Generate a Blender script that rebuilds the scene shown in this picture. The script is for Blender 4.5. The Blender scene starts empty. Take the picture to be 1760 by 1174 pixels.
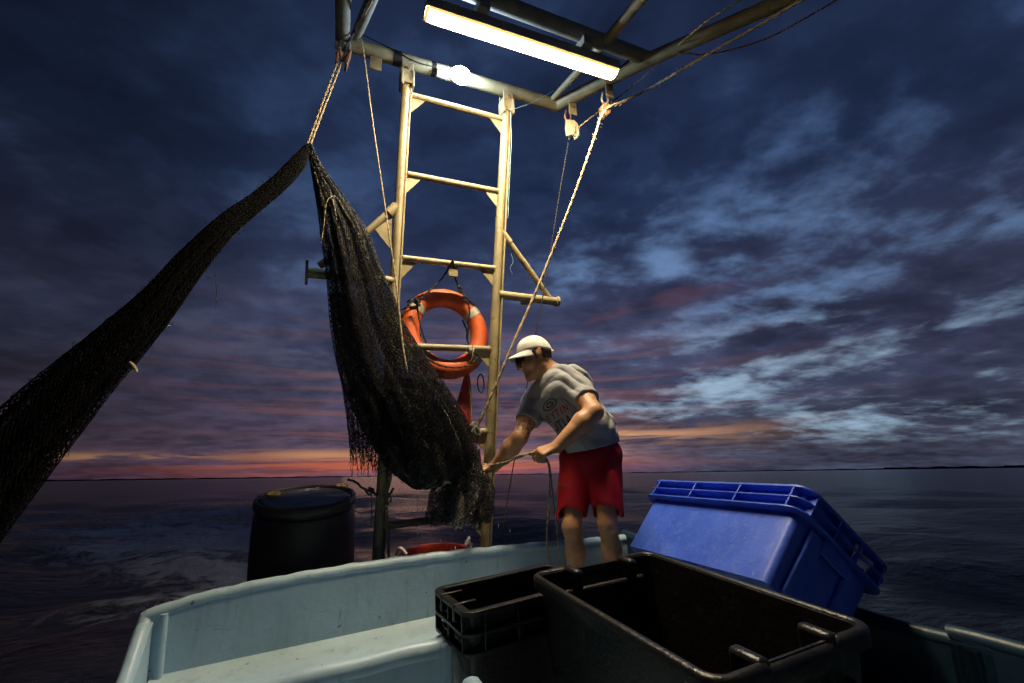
import bpy, math, random
import numpy as np
from mathutils import Matrix, Vector
random.seed(7); rng = np.random.default_rng(7)
scene = bpy.context.scene
COL = scene.collection

# ------------------------------------------------------------------ camera
PITCH, ROLL, CZ = math.radians(16.29), math.radians(0.8), 1.35
FPX = 16 / 36 * 1760
Fv = np.array([0, math.cos(PITCH), math.sin(PITCH)])
U0 = np.array([0, -math.sin(PITCH), math.cos(PITCH)])
R0 = np.array([1.0, 0, 0])
Rv = R0 * math.cos(ROLL) - U0 * math.sin(ROLL)
Uv = U0 * math.cos(ROLL) + R0 * math.sin(ROLL)
CAM = np.array([0, 0, CZ])
cd = bpy.data.cameras.new('camera'); cd.lens = 16; cd.sensor_width = 36
cd.clip_start = 0.02; cd.clip_end = 20000
cam = bpy.data.objects.new('camera', cd); COL.objects.link(cam)
cam.matrix_world = Matrix(((Rv[0], Uv[0], -Fv[0], 0), (Rv[1], Uv[1], -Fv[1], 0), (Rv[2], Uv[2], -Fv[2], CZ), (0, 0, 0, 1)))
scene.camera = cam
scene.view_settings.view_transform = 'Standard'
scene.view_settings.look = 'None'
scene.view_settings.exposure = 0.0
scene.view_settings.gamma = 1.0
scene.cycles.max_bounces = 5
scene.cycles.use_denoising = True

# ------------------------------------------------------------------ node helpers
class S:
    """a value socket with arithmetic"""
    def __init__(s, nt, sock): s.nt, s.s = nt, sock
    def _m(s, op, *a, clamp=False):
        n = s.nt.nodes.new('ShaderNodeMath'); n.operation = op; n.use_clamp = clamp
        for i, v in enumerate((s,) + a):
            if isinstance(v, S): s.nt.links.new(v.s, n.inputs[i])
            else: n.inputs[i].default_value = v
        return S(s.nt, n.outputs[0])
    def __add__(s, o): return s._m('ADD', o)
    __radd__ = __add__
    def __mul__(s, o): return s._m('MULTIPLY', o)
    __rmul__ = __mul__
    def __sub__(s, o): return s._m('SUBTRACT', o)
    def __rsub__(s, o): return (s * -1.0) + o
    def __truediv__(s, o): return s._m('DIVIDE', o)
    def max(s, o): return s._m('MAXIMUM', o)
    def min(s, o): return s._m('MINIMUM', o)
    def pow(s, o): return s._m('POWER', o)
    def abs(s): return s._m('ABSOLUTE')
    def atan2(s, o): return s._m('ARCTAN2', o)
    def asin(s): return s._m('ARCSINE')
    def step(s, a, b):
        n = s.nt.nodes.new('ShaderNodeMapRange'); n.interpolation_type = 'SMOOTHSTEP'
        s.nt.links.new(s.s, n.inputs[0]); n.inputs[1].default_value = a; n.inputs[2].default_value = b
        if a > b:
            n.inputs[1].default_value = b; n.inputs[2].default_value = a; n.inputs[3].default_value = 1; n.inputs[4].default_value = 0
        return S(s.nt, n.outputs[0])
    def bump(s, c, w):
        """gaussian bump"""
        d = (s - c) / w
        return S(s.nt, (d * d * -1.0)._m('EXPONENT').s)
def vec(nt, x, y, z):
    n = nt.nodes.new('ShaderNodeCombineXYZ')
    for i, v in enumerate((x, y, z)):
        if isinstance(v, S): nt.links.new(v.s, n.inputs[i])
        else: n.inputs[i].default_value = v
    return n.outputs[0]
def noise(nt, v, scale, detail=6, rough=.55, dist=0.0, col=False):
    n = nt.nodes.new('ShaderNodeTexNoise'); n.inputs['Scale'].default_value = scale
    n.inputs['Detail'].default_value = detail; n.inputs['Roughness'].default_value = rough
    n.inputs['Distortion'].default_value = dist
    if v is not None: nt.links.new(v, n.inputs['Vector'])
    return S(nt, n.outputs['Fac'])
def mixc(nt, f, a, b, mode='MIX'):
    n = nt.nodes.new('ShaderNodeMix'); n.data_type = 'RGBA'; n.blend_type = mode
    if isinstance(f, S): nt.links.new(f.s, n.inputs[0])
    else: n.inputs[0].default_value = f
    for i, c in ((6, a), (7, b)):
        if isinstance(c, tuple): n.inputs[i].default_value = (*c, 1) if len(c) == 3 else c
        else: nt.links.new(c, n.inputs[i])
    return n.outputs[2]

# ------------------------------------------------------------------ world: dusk sky with broken cloud
SUN_AZ = math.radians(-14)
world = bpy.data.worlds.new('World'); scene.world = world; world.use_nodes = True
nt = world.node_tree; nt.nodes.clear()
tc = nt.nodes.new('ShaderNodeTexCoord'); sp = nt.nodes.new('ShaderNodeSeparateXYZ')
nt.links.new(tc.outputs['Generated'], sp.inputs[0])
dx, dy, dz = (S(nt, sp.outputs[i]) for i in range(3))
el = dz.max(-1.0).min(1.0).asin() * 57.2958
az = dx.atan2(dy) * 57.2958
elp = el.max(0.0)
h = dz.max(0.0) + 0.16
qx, qy = dx / h, dy / h
# the deck drifts along a gently slanting axis
ra = math.radians(8)
cx = qx * math.cos(ra) + qy * math.sin(ra); cy = qy * math.cos(ra) - qx * math.sin(ra)
n_big = noise(nt, vec(nt, cx, cy * 1.2, 3.7), .75, 3, .5, .3)
n_mid = noise(nt, vec(nt, cx, cy * 1.15, 9.2), 2.0, 5, .52, .25)
n_fine = noise(nt, vec(nt, cx, cy * 1.1, 1.3), 6.0, 4, .55, .15)
n_str = noise(nt, vec(nt, az * .040 + .3, el * .17 - az * .006, 5.5), 1.5, 8, .60, .35)
n_st2 = noise(nt, vec(nt, az * .028 + 4.0, el * .55 - az * .008, 2.0), 1.5, 7, .6, .6)
hi = n_big * .36 + n_mid * .46 + n_fine * .26 - .03
low = n_str * .62 + n_mid * .26 + n_fine * .14
lowmix = elp.step(24, 11)
gapn = hi * (1.0 - lowmix) + low * lowmix
right = az.step(-10, 16)
edge = az.bump(24.0, 24.0)
elq = elp - az * .25
boost = (elp - az * .13).bump(6.2, 1.9) * az.bump(26.0, 20.0) * .13 + elq.bump(9.0, 3.4) * az.bump(33.0, 15.0) * .085 + elp.bump(27.0, 5.5) * az.bump(20.0, 16.0) * .075 + elp.bump(33.0, 6.0) * az.bump(40.0, 12.0) * .05 + elp.bump(32.0, 7.0) * az.bump(-36.0, 12.0) * .02
gap = (gapn + boost * 1.25 + (n_fine - .5) * .13).step(.525, .735)
gap = gap * elp.step(.8, 4.5) * (az.step(-30, 8) * .55 + .45)
# clear-air colour
gc = mixc(nt, elp.step(10, 19), (.29, .43, .57), (.125, .22, .41))
gc = mixc(nt, elp.step(21, 40), gc, (.052, .105, .245))
gc = mixc(nt, (1.0 - right) * elp.step(28, 8), gc, (.085, .066, .125))
gc = mixc(nt, elp.step(6.0, 2.0) * az.step(30, 12), gc, (.30, .115, .085))
# cloud colour
cc = mixc(nt, elp.step(14, 34), (.027, .032, .066), (.0120, .0215, .056))
cc = mixc(nt, elp.step(14, 4) * az.step(30, 2), cc, (.046, .035, .068))
cc = mixc(nt, elp.step(10, 2.0) * az.step(12, 30), cc, (.028, .033, .056))
shade = n_fine.step(.36, .66) * .30 + n_mid.step(.36, .68) * .40 + n_big.step(.36, .64) * .30
cc2 = mixc(nt, shade, mixc(nt, 1.0, cc, (.62, .64, .72), 'MULTIPLY'), mixc(nt, 1.0, cc, (2.5, 2.5, 2.4), 'MULTIPLY'))
sky = mixc(nt, gap, cc2, gc)
# pink lit undersides
pk = n_st2.step(.44, .64) * elp.step(23, 8) * az.bump(-6.0, 27.0) * elp.step(.2, 1.6)
sky = mixc(nt, pk * .62, sky, (.250, .095, .078))
pk2 = n_str.step(.46, .60) * elq.bump(15.5, 3.2) * az.bump(15.0, 16.0)
sky = mixc(nt, pk2 * .34, sky, (.145, .055, .085))
# orange afterglow close to the horizon
og = (n_st2.step(.36, .56) * .8 + .2) * elp.bump(1.0, 1.05) * az.bump(-13.0, 19.0)
sky = mixc(nt, og * .95, sky, (.66, .150, .062))
og2 = (n_st2.step(.40, .56) * .8 + n_str.step(.42, .56) * .4) * (elp.bump(4.2, 1.1) * az.bump(17.0, 9.0) + elp.bump(2.2, .7) * az.bump(6.0, 9.0) * .7) + n_st2.step(.40, .52) * elp.bump(2.0, .40) * az.bump(-40.0, 8.0) + n_st2.step(.44, .56) * elp.bump(2.4, .5) * az.bump(-22.0, 7.0) * .8
sky = mixc(nt, og2.min(1.0) * .85, sky, (.66, .33, .16))
# the sky dims away from the afterglow
dim = az.bump(12.0, 58.0) * .68 + .42
dim = dim * (elp.step(75, 22) * .50 + .50) * az.step(-58, -20)._m('MULTIPLY_ADD', .5, .5)
sky = mixc(nt, 1.0, sky, vec(nt, dim, dim, dim), 'MULTIPLY')
sky = mixc(nt, el.step(.0, -.6), sky, (.012, .014, .02))
nish = nt.nodes.new('ShaderNodeTexSky'); nish.sky_type = 'NISHITA'; nish.sun_disc = False
nish.sun_elevation = math.radians(-4); nish.sun_rotation = SUN_AZ
bg = nt.nodes.new('ShaderNodeBackground'); bg.inputs[1].default_value = 1.0
bg2 = nt.nodes.new('ShaderNodeBackground'); bg2.inputs[1].default_value = 0.05
add = nt.nodes.new('ShaderNodeAddShader'); wo = nt.nodes.new('ShaderNodeOutputWorld')
nt.links.new(sky, bg.inputs[0]); nt.links.new(nish.outputs[0], bg2.inputs[0])
nt.links.new(bg.outputs[0], add.inputs[0]); nt.links.new(bg2.outputs[0], add.inputs[1]); nt.links.new(add.outputs[0], wo.inputs[0])

# the sun has set: only a faint warm glow comes from its side of the horizon
sl = bpy.data.lights.new('sun', 'SUN'); sl.energy = 0.02; sl.angle = math.radians(12); sl.color = (1, .55, .35)
so = bpy.data.objects.new('sun', sl); COL.objects.link(so)
sd = Vector((math.sin(SUN_AZ) * .99, math.cos(SUN_AZ) * .99, .03))
so.rotation_euler = sd.to_track_quat('Z', 'Y').to_euler()

# ------------------------------------------------------------------ coordinates
def ray(x, y): return Fv + Rv * (x - 880) / FPX - Uv * (y - 587) / FPX
def at(x, y, d):
    r = ray(x, y); return CAM + r * d / r[1]
def rot(a, b, c):
    ca, sa, cb, sb, cc_, sc = math.cos(a), math.sin(a), math.cos(b), math.sin(b), math.cos(c), math.sin(c)
    Rx = np.array([[1, 0, 0], [0, ca, -sa], [0, sa, ca]]); Ry = np.array([[cb, 0, sb], [0, 1, 0], [-sb, 0, cb]])
    Rz = np.array([[cc_, -sc, 0], [sc, cc_, 0], [0, 0, 1]])
    return Rz @ Ry @ Rx
BM = rot(.075, -.066, .425)           # the boat: u to starboard side of frame, v aft, w up; it lists a little in the swell
def bw(*p):
    p = np.asarray(p[0] if len(p) == 1 else p, float); return CAM + p @ BM.T
def pv(x, y, v):
    r = ray(x, y); return CAM + r * v / (r @ BM[:, 1])
def pw(x, y, w):
    r = ray(x, y); return CAM + r * w / (r @ BM[:, 2])
def toboat(p): return (np.asarray(p) - CAM) @ BM
def nrm(v): v = np.asarray(v, float); return v / np.linalg.norm(v)

# ------------------------------------------------------------------ object helpers
WLOC = {}
def thing(name, label, cat, loc, group=None):
    o = bpy.data.objects.new(name, None); o.empty_display_size = .1; COL.objects.link(o)
    o.location = loc; o['label'] = label; o['category'] = cat
    if group: o['group'] = group
    WLOC[o.name] = np.asarray(loc, float); return o
def part(name, vf, mat, parent=None, smooth=True, angle=40, bevel=0, label=None, kind=None):
    V, Fc = np.asarray(vf[0], float), vf[1]
    c = (V.min(0) + V.max(0)) / 2 if parent is not None else np.array([V[:, 0].mean(), V[:, 1].mean(), V[:, 2].min()])
    me = bpy.data.meshes.new(name)
    if isinstance(Fc, np.ndarray) and Fc.ndim == 2:
        k = Fc.shape[1]; n = len(Fc)
        me.vertices.add(len(V)); me.vertices.foreach_set('co', (V - c).astype(np.float32).ravel())
        me.loops.add(n * k); me.loops.foreach_set('vertex_index', Fc.astype(np.int32).ravel())
        me.polygons.add(n); me.polygons.foreach_set('loop_start', np.arange(0, n * k, k, dtype=np.int32))
        me.update(calc_edges=True)
    else:
        me.from_pydata((V - c).tolist(), [], [list(map(int, q)) for q in Fc]); me.update()
    if smooth:
        me.polygons.foreach_set('use_smooth', np.ones(len(me.polygons), bool))
        if angle < 180: me.set_sharp_from_angle(angle=math.radians(angle))
    me.materials.append(mat)
    o = bpy.data.objects.new(name, me); COL.objects.link(o)
    if parent is not None:
        o.parent = parent; o.location = c - WLOC[parent.name]
    else: o.location = c
    WLOC[o.name] = c
    if bevel:
        b = o.modifiers.new('bevel', 'BEVEL'); b.width = bevel; b.segments = 2; b.limit_method = 'ANGLE'; b.angle_limit = math.radians(35)
    if label: o['label'] = label
    if kind: o['kind'] = kind
    return o
def tag(o, label, cat, group=None):
    o['label'] = label; o['category'] = cat
    if group: o['group'] = group
    return o
def join(L):
    V, Fs, k = [], [], 0
    for v, f in L:
        V.append(np.asarray(v, float)); Fs += [tuple(int(i) + k for i in q) for q in f]; k += len(v)
    return np.concatenate(V), Fs
def spline(P, n):
    """Catmull-Rom through P"""
    P = np.asarray(P, float); m = len(P)
    Q = np.vstack([2 * P[0] - P[1], P, 2 * P[-1] - P[-2]])
    t = np.linspace(0, m - 1 - 1e-9, n); i = t.astype(int); f = (t - i)[:, None]
    a, b, c, d = Q[i], Q[i + 1], Q[i + 2], Q[i + 3]
    return .5 * (2 * b + (c - a) * f + (2 * a - 5 * b + 4 * c - d) * f ** 2 + (3 * b - a - 3 * c + d) * f ** 3)
def frames(P):
    P = np.asarray(P, float); T = np.gradient(P, axis=0); T /= np.linalg.norm(T, axis=1)[:, None] + 1e-12
    up = np.array([0, 0, 1.0]) if abs(T[0][2]) < .9 else np.array([1.0, 0, 0])
    N = np.cross(up, T[0]); N /= np.linalg.norm(N); Ns = [N]
    for i in range(1, len(P)):
        N = Ns[-1] - T[i] * (Ns[-1] @ T[i]); Ns.append(N / (np.linalg.norm(N) + 1e-12))
    Ns = np.array(Ns); return T, Ns, np.cross(T, Ns)
def tube(P, r, n=12, caps=True):
    P = np.asarray(P, float); r = np.broadcast_to(np.asarray(r, float), (len(P),))
    if len(P) == 2: P = np.array([P[0] + (P[1] - P[0]) * t for t in (0, .5, 1)]); r = np.array([r[0], (r[0] + r[1]) / 2, r[1]])
    T, N, Bn = frames(P); a = np.linspace(0, 2 * np.pi, n, endpoint=False)
    V = P[:, None] + r[:, None, None] * (np.cos(a)[None, :, None] * N[:, None] + np.sin(a)[None, :, None] * Bn[:, None])
    m = len(P); Fs = [(i * n + j, i * n + (j + 1) % n, (i + 1) * n + (j + 1) % n, (i + 1) * n + j) for i in range(m - 1) for j in range(n)]
    if caps: Fs += [tuple(range(n))[::-1], tuple((m - 1) * n + j for j in range(n))]
    return V.reshape(-1, 3), Fs
def rope(P, r, pitch=None, n=9, m=None, sag=None):
    """laid rope: three-lobed section that twists along the path"""
    P = np.asarray(P, float)
    L = np.linalg.norm(np.diff(P, axis=0), axis=1).sum()
    pitch = pitch or r * 7
    m = m or int(min(900, max(24, L / pitch * 7)))
    Q = spline(P, m) if len(P) > 2 else P[0] + (P[1] - P[0]) * np.linspace(0, 1, m)[:, None]
    T, N, Bn = frames(Q); s = np.r_[0, np.cumsum(np.linalg.norm(np.diff(Q, axis=0), axis=1))]
    a = np.linspace(0, 2 * np.pi, n, endpoint=False)[None] + np.zeros((m, 1))
    rr = r * (.86 + .20 * np.cos(3 * (a - s[:, None] / pitch * 2 * np.pi / 3)))
    V = Q[:, None] + rr[..., None] * (np.cos(a)[..., None] * N[:, None] + np.sin(a)[..., None] * Bn[:, None])
    Fs = [(i * n + j, i * n + (j + 1) % n, (i + 1) * n + (j + 1) % n, (i + 1) * n + j) for i in range(m - 1) for j in range(n)]
    Fs += [tuple(range(n))[::-1], tuple((m - 1) * n + j for j in range(n))]
    return V.reshape(-1, 3), Fs
BOXF = [(0, 1, 3, 2), (4, 6, 7, 5), (0, 4, 5, 1), (2, 3, 7, 6), (0, 2, 6, 4), (1, 5, 7, 3)]
def hexa(lo, hi, fr=None):
    """box lo..hi mapped by fr (callable on an (n,3) array)"""
    V = np.array([[x, y, z] for x in (lo[0], hi[0]) for y in (lo[1], hi[1]) for z in (lo[2], hi[2])], float)
    return (fr(V) if fr else V), BOXF
def hexa8(V): return np.asarray(V, float), BOXF
def prism(poly, off):
    P = np.asarray(poly, float); n = len(P)
    return np.vstack([P, P + np.asarray(off)]), [tuple(range(n))[::-1], tuple(range(n, 2 * n))] + [(i, (i + 1) % n, n + (i + 1) % n, n + i) for i in range(n)]
def lathe(prof, c, axis=(0, 0, 1), n=40, xaxis=None):
    """prof: (radius, height) list along axis from c"""
    ax = nrm(axis); x = nrm(np.cross([0, 1, 0] if abs(ax[1]) < .9 else [1, 0, 0], ax)) if xaxis is None else nrm(xaxis); y = np.cross(ax, x)
    a = np.linspace(0, 2 * np.pi, n, endpoint=False); ring = np.cos(a)[:, None] * x + np.sin(a)[:, None] * y
    V = np.concatenate([np.asarray(c) + ring * max(r, 1e-4) + ax * z for r, z in prof]); m = len(prof)
    return V, [(i * n + j, i * n + (j + 1) % n, (i + 1) * n + (j + 1) % n, (i + 1) * n + j) for i in range(m - 1) for j in range(n)]
def ellipsoid(c, r, M=None, nu=16, nv=10):
    a = np.linspace(0, 2 * np.pi, nu, endpoint=False); b = np.linspace(-np.pi / 2 + .05, np.pi / 2 - .05, nv)
    V = np.array([[math.cos(p) * math.cos(q), math.cos(p) * math.sin(q), math.sin(p)] for p in b for q in a]) * np.asarray(r)
    if M is not None: V = V @ np.asarray(M).T
    Fs = [(i * nu + j, i * nu + (j + 1) % nu, (i + 1) * nu + (j + 1) % nu, (i + 1) * nu + j) for i in range(nv - 1) for j in range(nu)]
    Fs += [tuple(range(nu))[::-1], tuple((nv - 1) * nu + j for j in range(nu))]
    return V + np.asarray(c), Fs
def arclen(P): return np.linalg.norm(np.diff(np.asarray(P), axis=0), axis=1).sum()

# ------------------------------------------------------------------ materials
def newmat(name):
    m = bpy.data.materials.new(name); m.use_nodes = True; t = m.node_tree
    return m, t, t.nodes['Principled BSDF']
def paint(name, base, rough=.45, var=.12, dirt=None, dirt_amt=.35, scale=6, metal=0, spec=.5, bump=.0, bscale=60, dirt_scale=2.2):
    m, t, p = newmat(name)
    tcn = t.nodes.new('ShaderNodeNewGeometry'); pos = tcn.outputs['Position']
    a = noise(t, pos, scale, 6, .6); b = noise(t, pos, scale * dirt_scale, 8, .65, .6)
    lo = tuple(c * (1 - var) for c in base); hi_ = tuple(min(1, c * (1 + var)) for c in base)
    c = mixc(t, a.step(.3, .7), lo, hi_)
    if dirt is not None: c = mixc(t, b.step(.56, .72) * dirt_amt, c, dirt)
    t.links.new(c, p.inputs['Base Color'])
    r = (b * .35 + (rough - .17)).max(.05); t.links.new(r.s, p.inputs['Roughness'])
    p.inputs['Metallic'].default_value = metal; p.inputs['Specular IOR Level'].default_value = spec
    if bump:
        n = t.nodes.new('ShaderNodeBump'); n.inputs['Strength'].default_value = bump; n.inputs['Distance'].default_value = .01
        f = noise(t, pos, bscale, 4, .6); t.links.new(f.s, n.inputs['Height']); t.links.new(n.outputs[0], p.inputs['Normal'])
    return m
def flat(name, base, rough=.6, spec=.4):
    return paint(name, base, rough, .08, None, spec=spec, scale=14)
def emis(name, col, s):
    m, t, p = newmat(name); p.inputs['Base Color'].default_value = (.8, .8, .8, 1)
    p.inputs['Emission Color'].default_value = (*col, 1); p.inputs['Emission Strength'].default_value = s; return m
M_metal = paint('cream_painted_steel', (.31, .26, .14), .45, .22, (.12, .055, .022), .95, scale=7, bump=.25, bscale=90)
M_metald = paint('dull_painted_steel', (.24, .22, .17), .5, .2, (.08, .05, .03), .8, scale=9, bump=.25, bscale=90)
M_rust = paint('rusty_steel', (.22, .10, .045), .6, .35, (.05, .03, .02), .6, scale=30, bump=.4)
M_tape = flat('black_tape', (.012, .012, .013), .4)
M_white = paint('white_plastic', (.66, .65, .60), .4, .08, (.3, .26, .2), .4)
M_rope = paint('tan_rope', (.46, .37, .23), .85, .2, (.2, .15, .09), .5, scale=40, spec=.1, bump=.4, bscale=300)
M_roped = paint('dark_rope', (.035, .032, .03), .75, .2, None, scale=40, spec=.2)
M_ropeg = paint('grey_rope', (.22, .21, .17), .85, .2, None, scale=40, spec=.1)
M_string = flat('pale_blue_string', (.35, .55, .60), .6)
# ------------------------------------------------------------------ water
def pz(x, y, z=0.0):
    r = ray(x, y); return CAM + r * (z - CZ) / r[2]
def fnoise(P, scale, seed, octv=4, gain=.55):
    """cheap smooth noise: summed rotated sines"""
    r = np.random.default_rng(seed); out = np.zeros(len(P)); amp = 1.0; f = scale; tot = 0
    for _ in range(octv):
        for k in range(5):
            d = r.normal(size=P.shape[1]); d /= np.linalg.norm(d)
            out += amp * np.sin(P @ d * f * r.uniform(.7, 1.4) + r.uniform(0, 6.28)) / 5 ** .5
        tot += amp; amp *= gain; f *= 1.9
    return out / tot
ang = np.r_[np.radians(np.linspace(-58, 58, 760)), np.radians(np.linspace(58, 302, 150))[1:-1]]
rad = 1.6 * (9000 / 1.6) ** np.linspace(0, 1, 250)
A_, R_ = np.meshgrid(ang, rad, indexing='ij')
X, Y = (R_ * np.sin(A_)).ravel(), (R_ * np.cos(A_)).ravel()
spac = R_.ravel() * .0352
Z = np.zeros_like(X)
for i in range(70):
    lam = .35 * (9 / .35) ** rng.random(); th = rng.normal(-.35, .55); k = 2 * np.pi / lam
    ph = k * (X * math.cos(th + 1.57) + Y * math.sin(th + 1.57)) + rng.random() * 6.28
    s = np.sin(ph); s = 1 - 2 * np.abs(np.sin(ph / 2)) ** 1.2 if i % 3 == 0 else s
    Z += lam * (.0046 + .005 * math.exp(-lam)) * s * np.clip((lam / spac - 2.5) / 3, 0, 1)
foam = np.zeros_like(X)
for (px_, py_), w_, am in (((455, 1010), 1.0, 1.0), ((395, 965), 1.2, 1.1), ((300, 965), 1.0, .9), ((350, 925), 2.4, 1.0), ((430, 905), 3.0, .95), ((270, 905), 3.0, .8), ((350, 880), 4, .6), ((450, 872), 5, .45), ((560, 880), 3, .3), ((150, 885), 3, .35), ((250, 1040), .7, .5)):
    c = pz(px_, py_); foam = np.maximum(foam, am * np.exp(-((X - c[0]) ** 2 + (Y - c[1]) ** 2) / w_ ** 2))
P2 = np.c_[X, Y]
near = foam > .03
lump = np.zeros_like(X); lump[near] = fnoise(P2[near], 2.6, 3, 5, .62)
Z += foam * (.02 + .16 * lump)
na, nr = len(ang), len(rad)
ia, ir = np.meshgrid(np.arange(na), np.arange(nr - 1), indexing='ij'); ib = (ia + 1) % na
Fw = np.stack([ia * nr + ir, ib * nr + ir, ib * nr + ir + 1, ia * nr + ir + 1], -1).reshape(-1, 4)[:, ::-1]
mw, t, p = newmat('dusk_sea_water')
g = t.nodes.new('ShaderNodeNewGeometry'); att = t.nodes.new('ShaderNodeAttribute'); att.attribute_name = 'foam'
fo = S(t, att.outputs['Fac'])
spx = t.nodes.new('ShaderNodeSeparateXYZ'); t.links.new(g.outputs['Position'], spx.inputs[0])
wx, wy = S(t, spx.outputs[0]), S(t, spx.outputs[1])
n1 = noise(t, vec(t, wx * .6 + wy * .2, wy * 1.3 - wx * .4, 0.0), 1.1, 8, .62, .4)
n2 = noise(t, vec(t, wx, wy, 2.0), 5.0, 6, .6, .3)
n3 = noise(t, vec(t, wx, wy * .8, 4.0), 1.5, 10, .70, 1.8)
fm = (n3 * 1.7 + fo * .60).step(.90, 1.18) * fo.step(.03, .25)
mixs = mixc(t, fm, (.016, .022, .032), (.80, .83, .88))
t.links.new(mixs, p.inputs['Base Color'])
t.links.new((fm * .5 + .20).s, p.inputs['Roughness']); p.inputs['IOR'].default_value = 1.33; p.inputs['Specular Tint'].default_value = (.50, .54, .62, 1)
bn = t.nodes.new('ShaderNodeBump'); bn.inputs['Strength'].default_value = 1.0; bn.inputs['Distance'].default_value = .34
n4 = noise(t, vec(t, wx * 1.0 + wy * .3, wy * 1.6 - wx * .4, 7.0), 2.6, 5, .6, .2)
t.links.new((n1 * 1.0 + n4 * .42 + n2 * .26 + fm * n3 * .8).s, bn.inputs['Height']); t.links.new(bn.outputs[0], p.inputs['Normal'])
water = part('water', (np.c_[X, Y, Z], Fw), mw, None, True, 180); water['kind'] = 'structure'
a = water.data.attributes.new('foam', 'FLOAT', 'POINT'); a.data.foreach_set('value', foam.astype(np.float32))

# far shore: a low dark line of marsh and trees all round this side of the bay
m_shore = paint('dark_far_shore', (.012, .013, .014), .9, .2, None, scale=.01, spec=.05)
th = np.radians(np.linspace(-64, 64, 900)); hh = []
for k, tt in enumerate(th):
    dg = math.degrees(tt)
    b = 3.2 + 1.3 * math.sin(k * .31) * math.sin(k * .083) + 1.2 * rng.random()
    if dg > 22: b += (dg - 22) * .12
    if 38 < dg < 45 or dg > 46: b += 2.6 + 1.0 * math.sin(k * .5)
    if dg < -20: b += 1.5
    hh.append(max(1.5, b))
hh = np.array(hh); D = 2600
V = np.concatenate([np.c_[np.sin(th) * d_, np.cos(th) * d_, z_] for d_, z_ in ((D, np.full(900, -1.0)), (D + 12, hh * .8), (D + 30, hh), (D + 80, hh * .9), (D + 100, np.full(900, -1.0)))])
Fs = [(j * 900 + i, j * 900 + i + 1, (j + 1) * 900 + i + 1, (j + 1) * 900 + i) for j in range(4) for i in range(899)]
o = part('far_shore', (V, Fs), m_shore, None, True, 180); o['kind'] = 'structure'

# ------------------------------------------------------------------ the boat
def boat_paint(name, base):
    m, t, p = newmat(name)
    g = t.nodes.new('ShaderNodeNewGeometry'); pos = g.outputs['Position']
    sx = t.nodes.new('ShaderNodeSeparateXYZ'); t.links.new(pos, sx.inputs[0]); x, y, z = (S(t, sx.outputs[i]) for i in range(3))
    big = noise(t, pos, 2.2, 5, .6); streak = noise(t, vec(t, x * 5, y * 5, z * .7), 3.0, 5, .6, .4)
    scuff = noise(t, vec(t, x * 1.2, y * 1.2, z * 6), 7.0, 6, .7, 1.2); spot = noise(t, pos, 38, 3, .5)
    c = mixc(t, big.step(.3, .7), tuple(v * .90 for v in base), tuple(min(1, v * 1.08) for v in base))
    c = mixc(t, streak.step(.50, .72) * .40, c, (base[0] * .62, base[1] * .66, base[2] * .62))
    c = mixc(t, scuff.step(.60, .70) * .55, c, (base[0] * .45, base[1] * .52, base[2] * .62))
    drip = noise(t, vec(t, x * 9, y * 9, z * .9), 2.6, 4, .55, .2); c = mixc(t, drip.step(.66, .74) * .6, c, (.07, .16, .30))
    rust = noise(t, vec(t, x * 7, y * 7, z * 1.4), 3.1, 6, .65, .5); c = mixc(t, rust.step(.63, .74) * .55, c, (.16, .10, .055))
    scr = noise(t, vec(t, x * 3 + z * 14, y * 3 - z * 9, z * 4 + x * 6), 9.0, 5, .7, .3); c = mixc(t, scr.step(.69, .73) * .6, c, (.06, .10, .16))
    c = mixc(t, spot.step(.70, .76) * .75, c, (.07, .085, .10))
    t.links.new(c, p.inputs['Base Color'])
    t.links.new((big * .3 + .24).s, p.inputs['Roughness']); p.inputs['Specular IOR Level'].default_value = .45
    b = t.nodes.new('ShaderNodeBump'); b.inputs['Strength'].default_value = .18; b.inputs['Distance'].default_value = .010
    t.links.new((noise(t, pos, 22, 5, .6) + big * 1.5).s, b.inputs['Height']); t.links.new(b.outputs[0], p.inputs['Normal'])
    return m
M_boat = boat_paint('pale_blue_boat_paint', (.37, .53, .665))
M_deck = boat_paint('wet_pale_deck_paint', (.38, .52, .62))
boat = thing('fishing_boat', 'pale blue painted fishing boat with low rounded transom and gunwales', 'boat', bw(.68, 0, -1.55))
TU = np.array([-.53, -.457, -.397, -.248, -.018, .237, .518, .83, 1.177, 1.567, 1.9]); TW = np.array([-.668, -.654, -.645, -.631, -.621, -.619, -.62, -.631, -.652, -.678, -.696])
uu = np.linspace(-.53, 1.9, 60); ww = np.interp(uu, TU, TW)
for _ in range(3): ww[1:-1] = (ww[:-2] + ww[1:-1] * 2 + ww[2:]) / 4
def slab(us, tops, v0, v1, bot):
    n = len(us); V = []
    for u, w in zip(us, tops): V += [(u, v0, bot), (u, v0, w), (u, v1, w), (u, v1, bot)]
    Fs = [tuple(i * 4 + a for a in (k, (k + 1) % 4)) + tuple((i + 1) * 4 + a for a in ((k + 1) % 4, k)) for i in range(n - 1) for k in range(4)]
    return bw(np.array(V)), Fs + [(3, 2, 1, 0), tuple((n - 1) * 4 + k for k in range(4))]
tr = part('transom', slab(uu, ww - .03, 2.503, 2.549, -1.75), M_boat, boat, True, 30)
cap = np.c_[uu, np.full(60, 2.526), ww - .026]; cap[0, 2] -= .006
cap += np.c_[np.zeros(60), np.zeros(60), .0018 * np.sin(uu * 31) + .0015 * np.sin(uu * 57)]
part('transom_cap', tube(bw(cap), .0265, 14), M_boat, boat)
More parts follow.
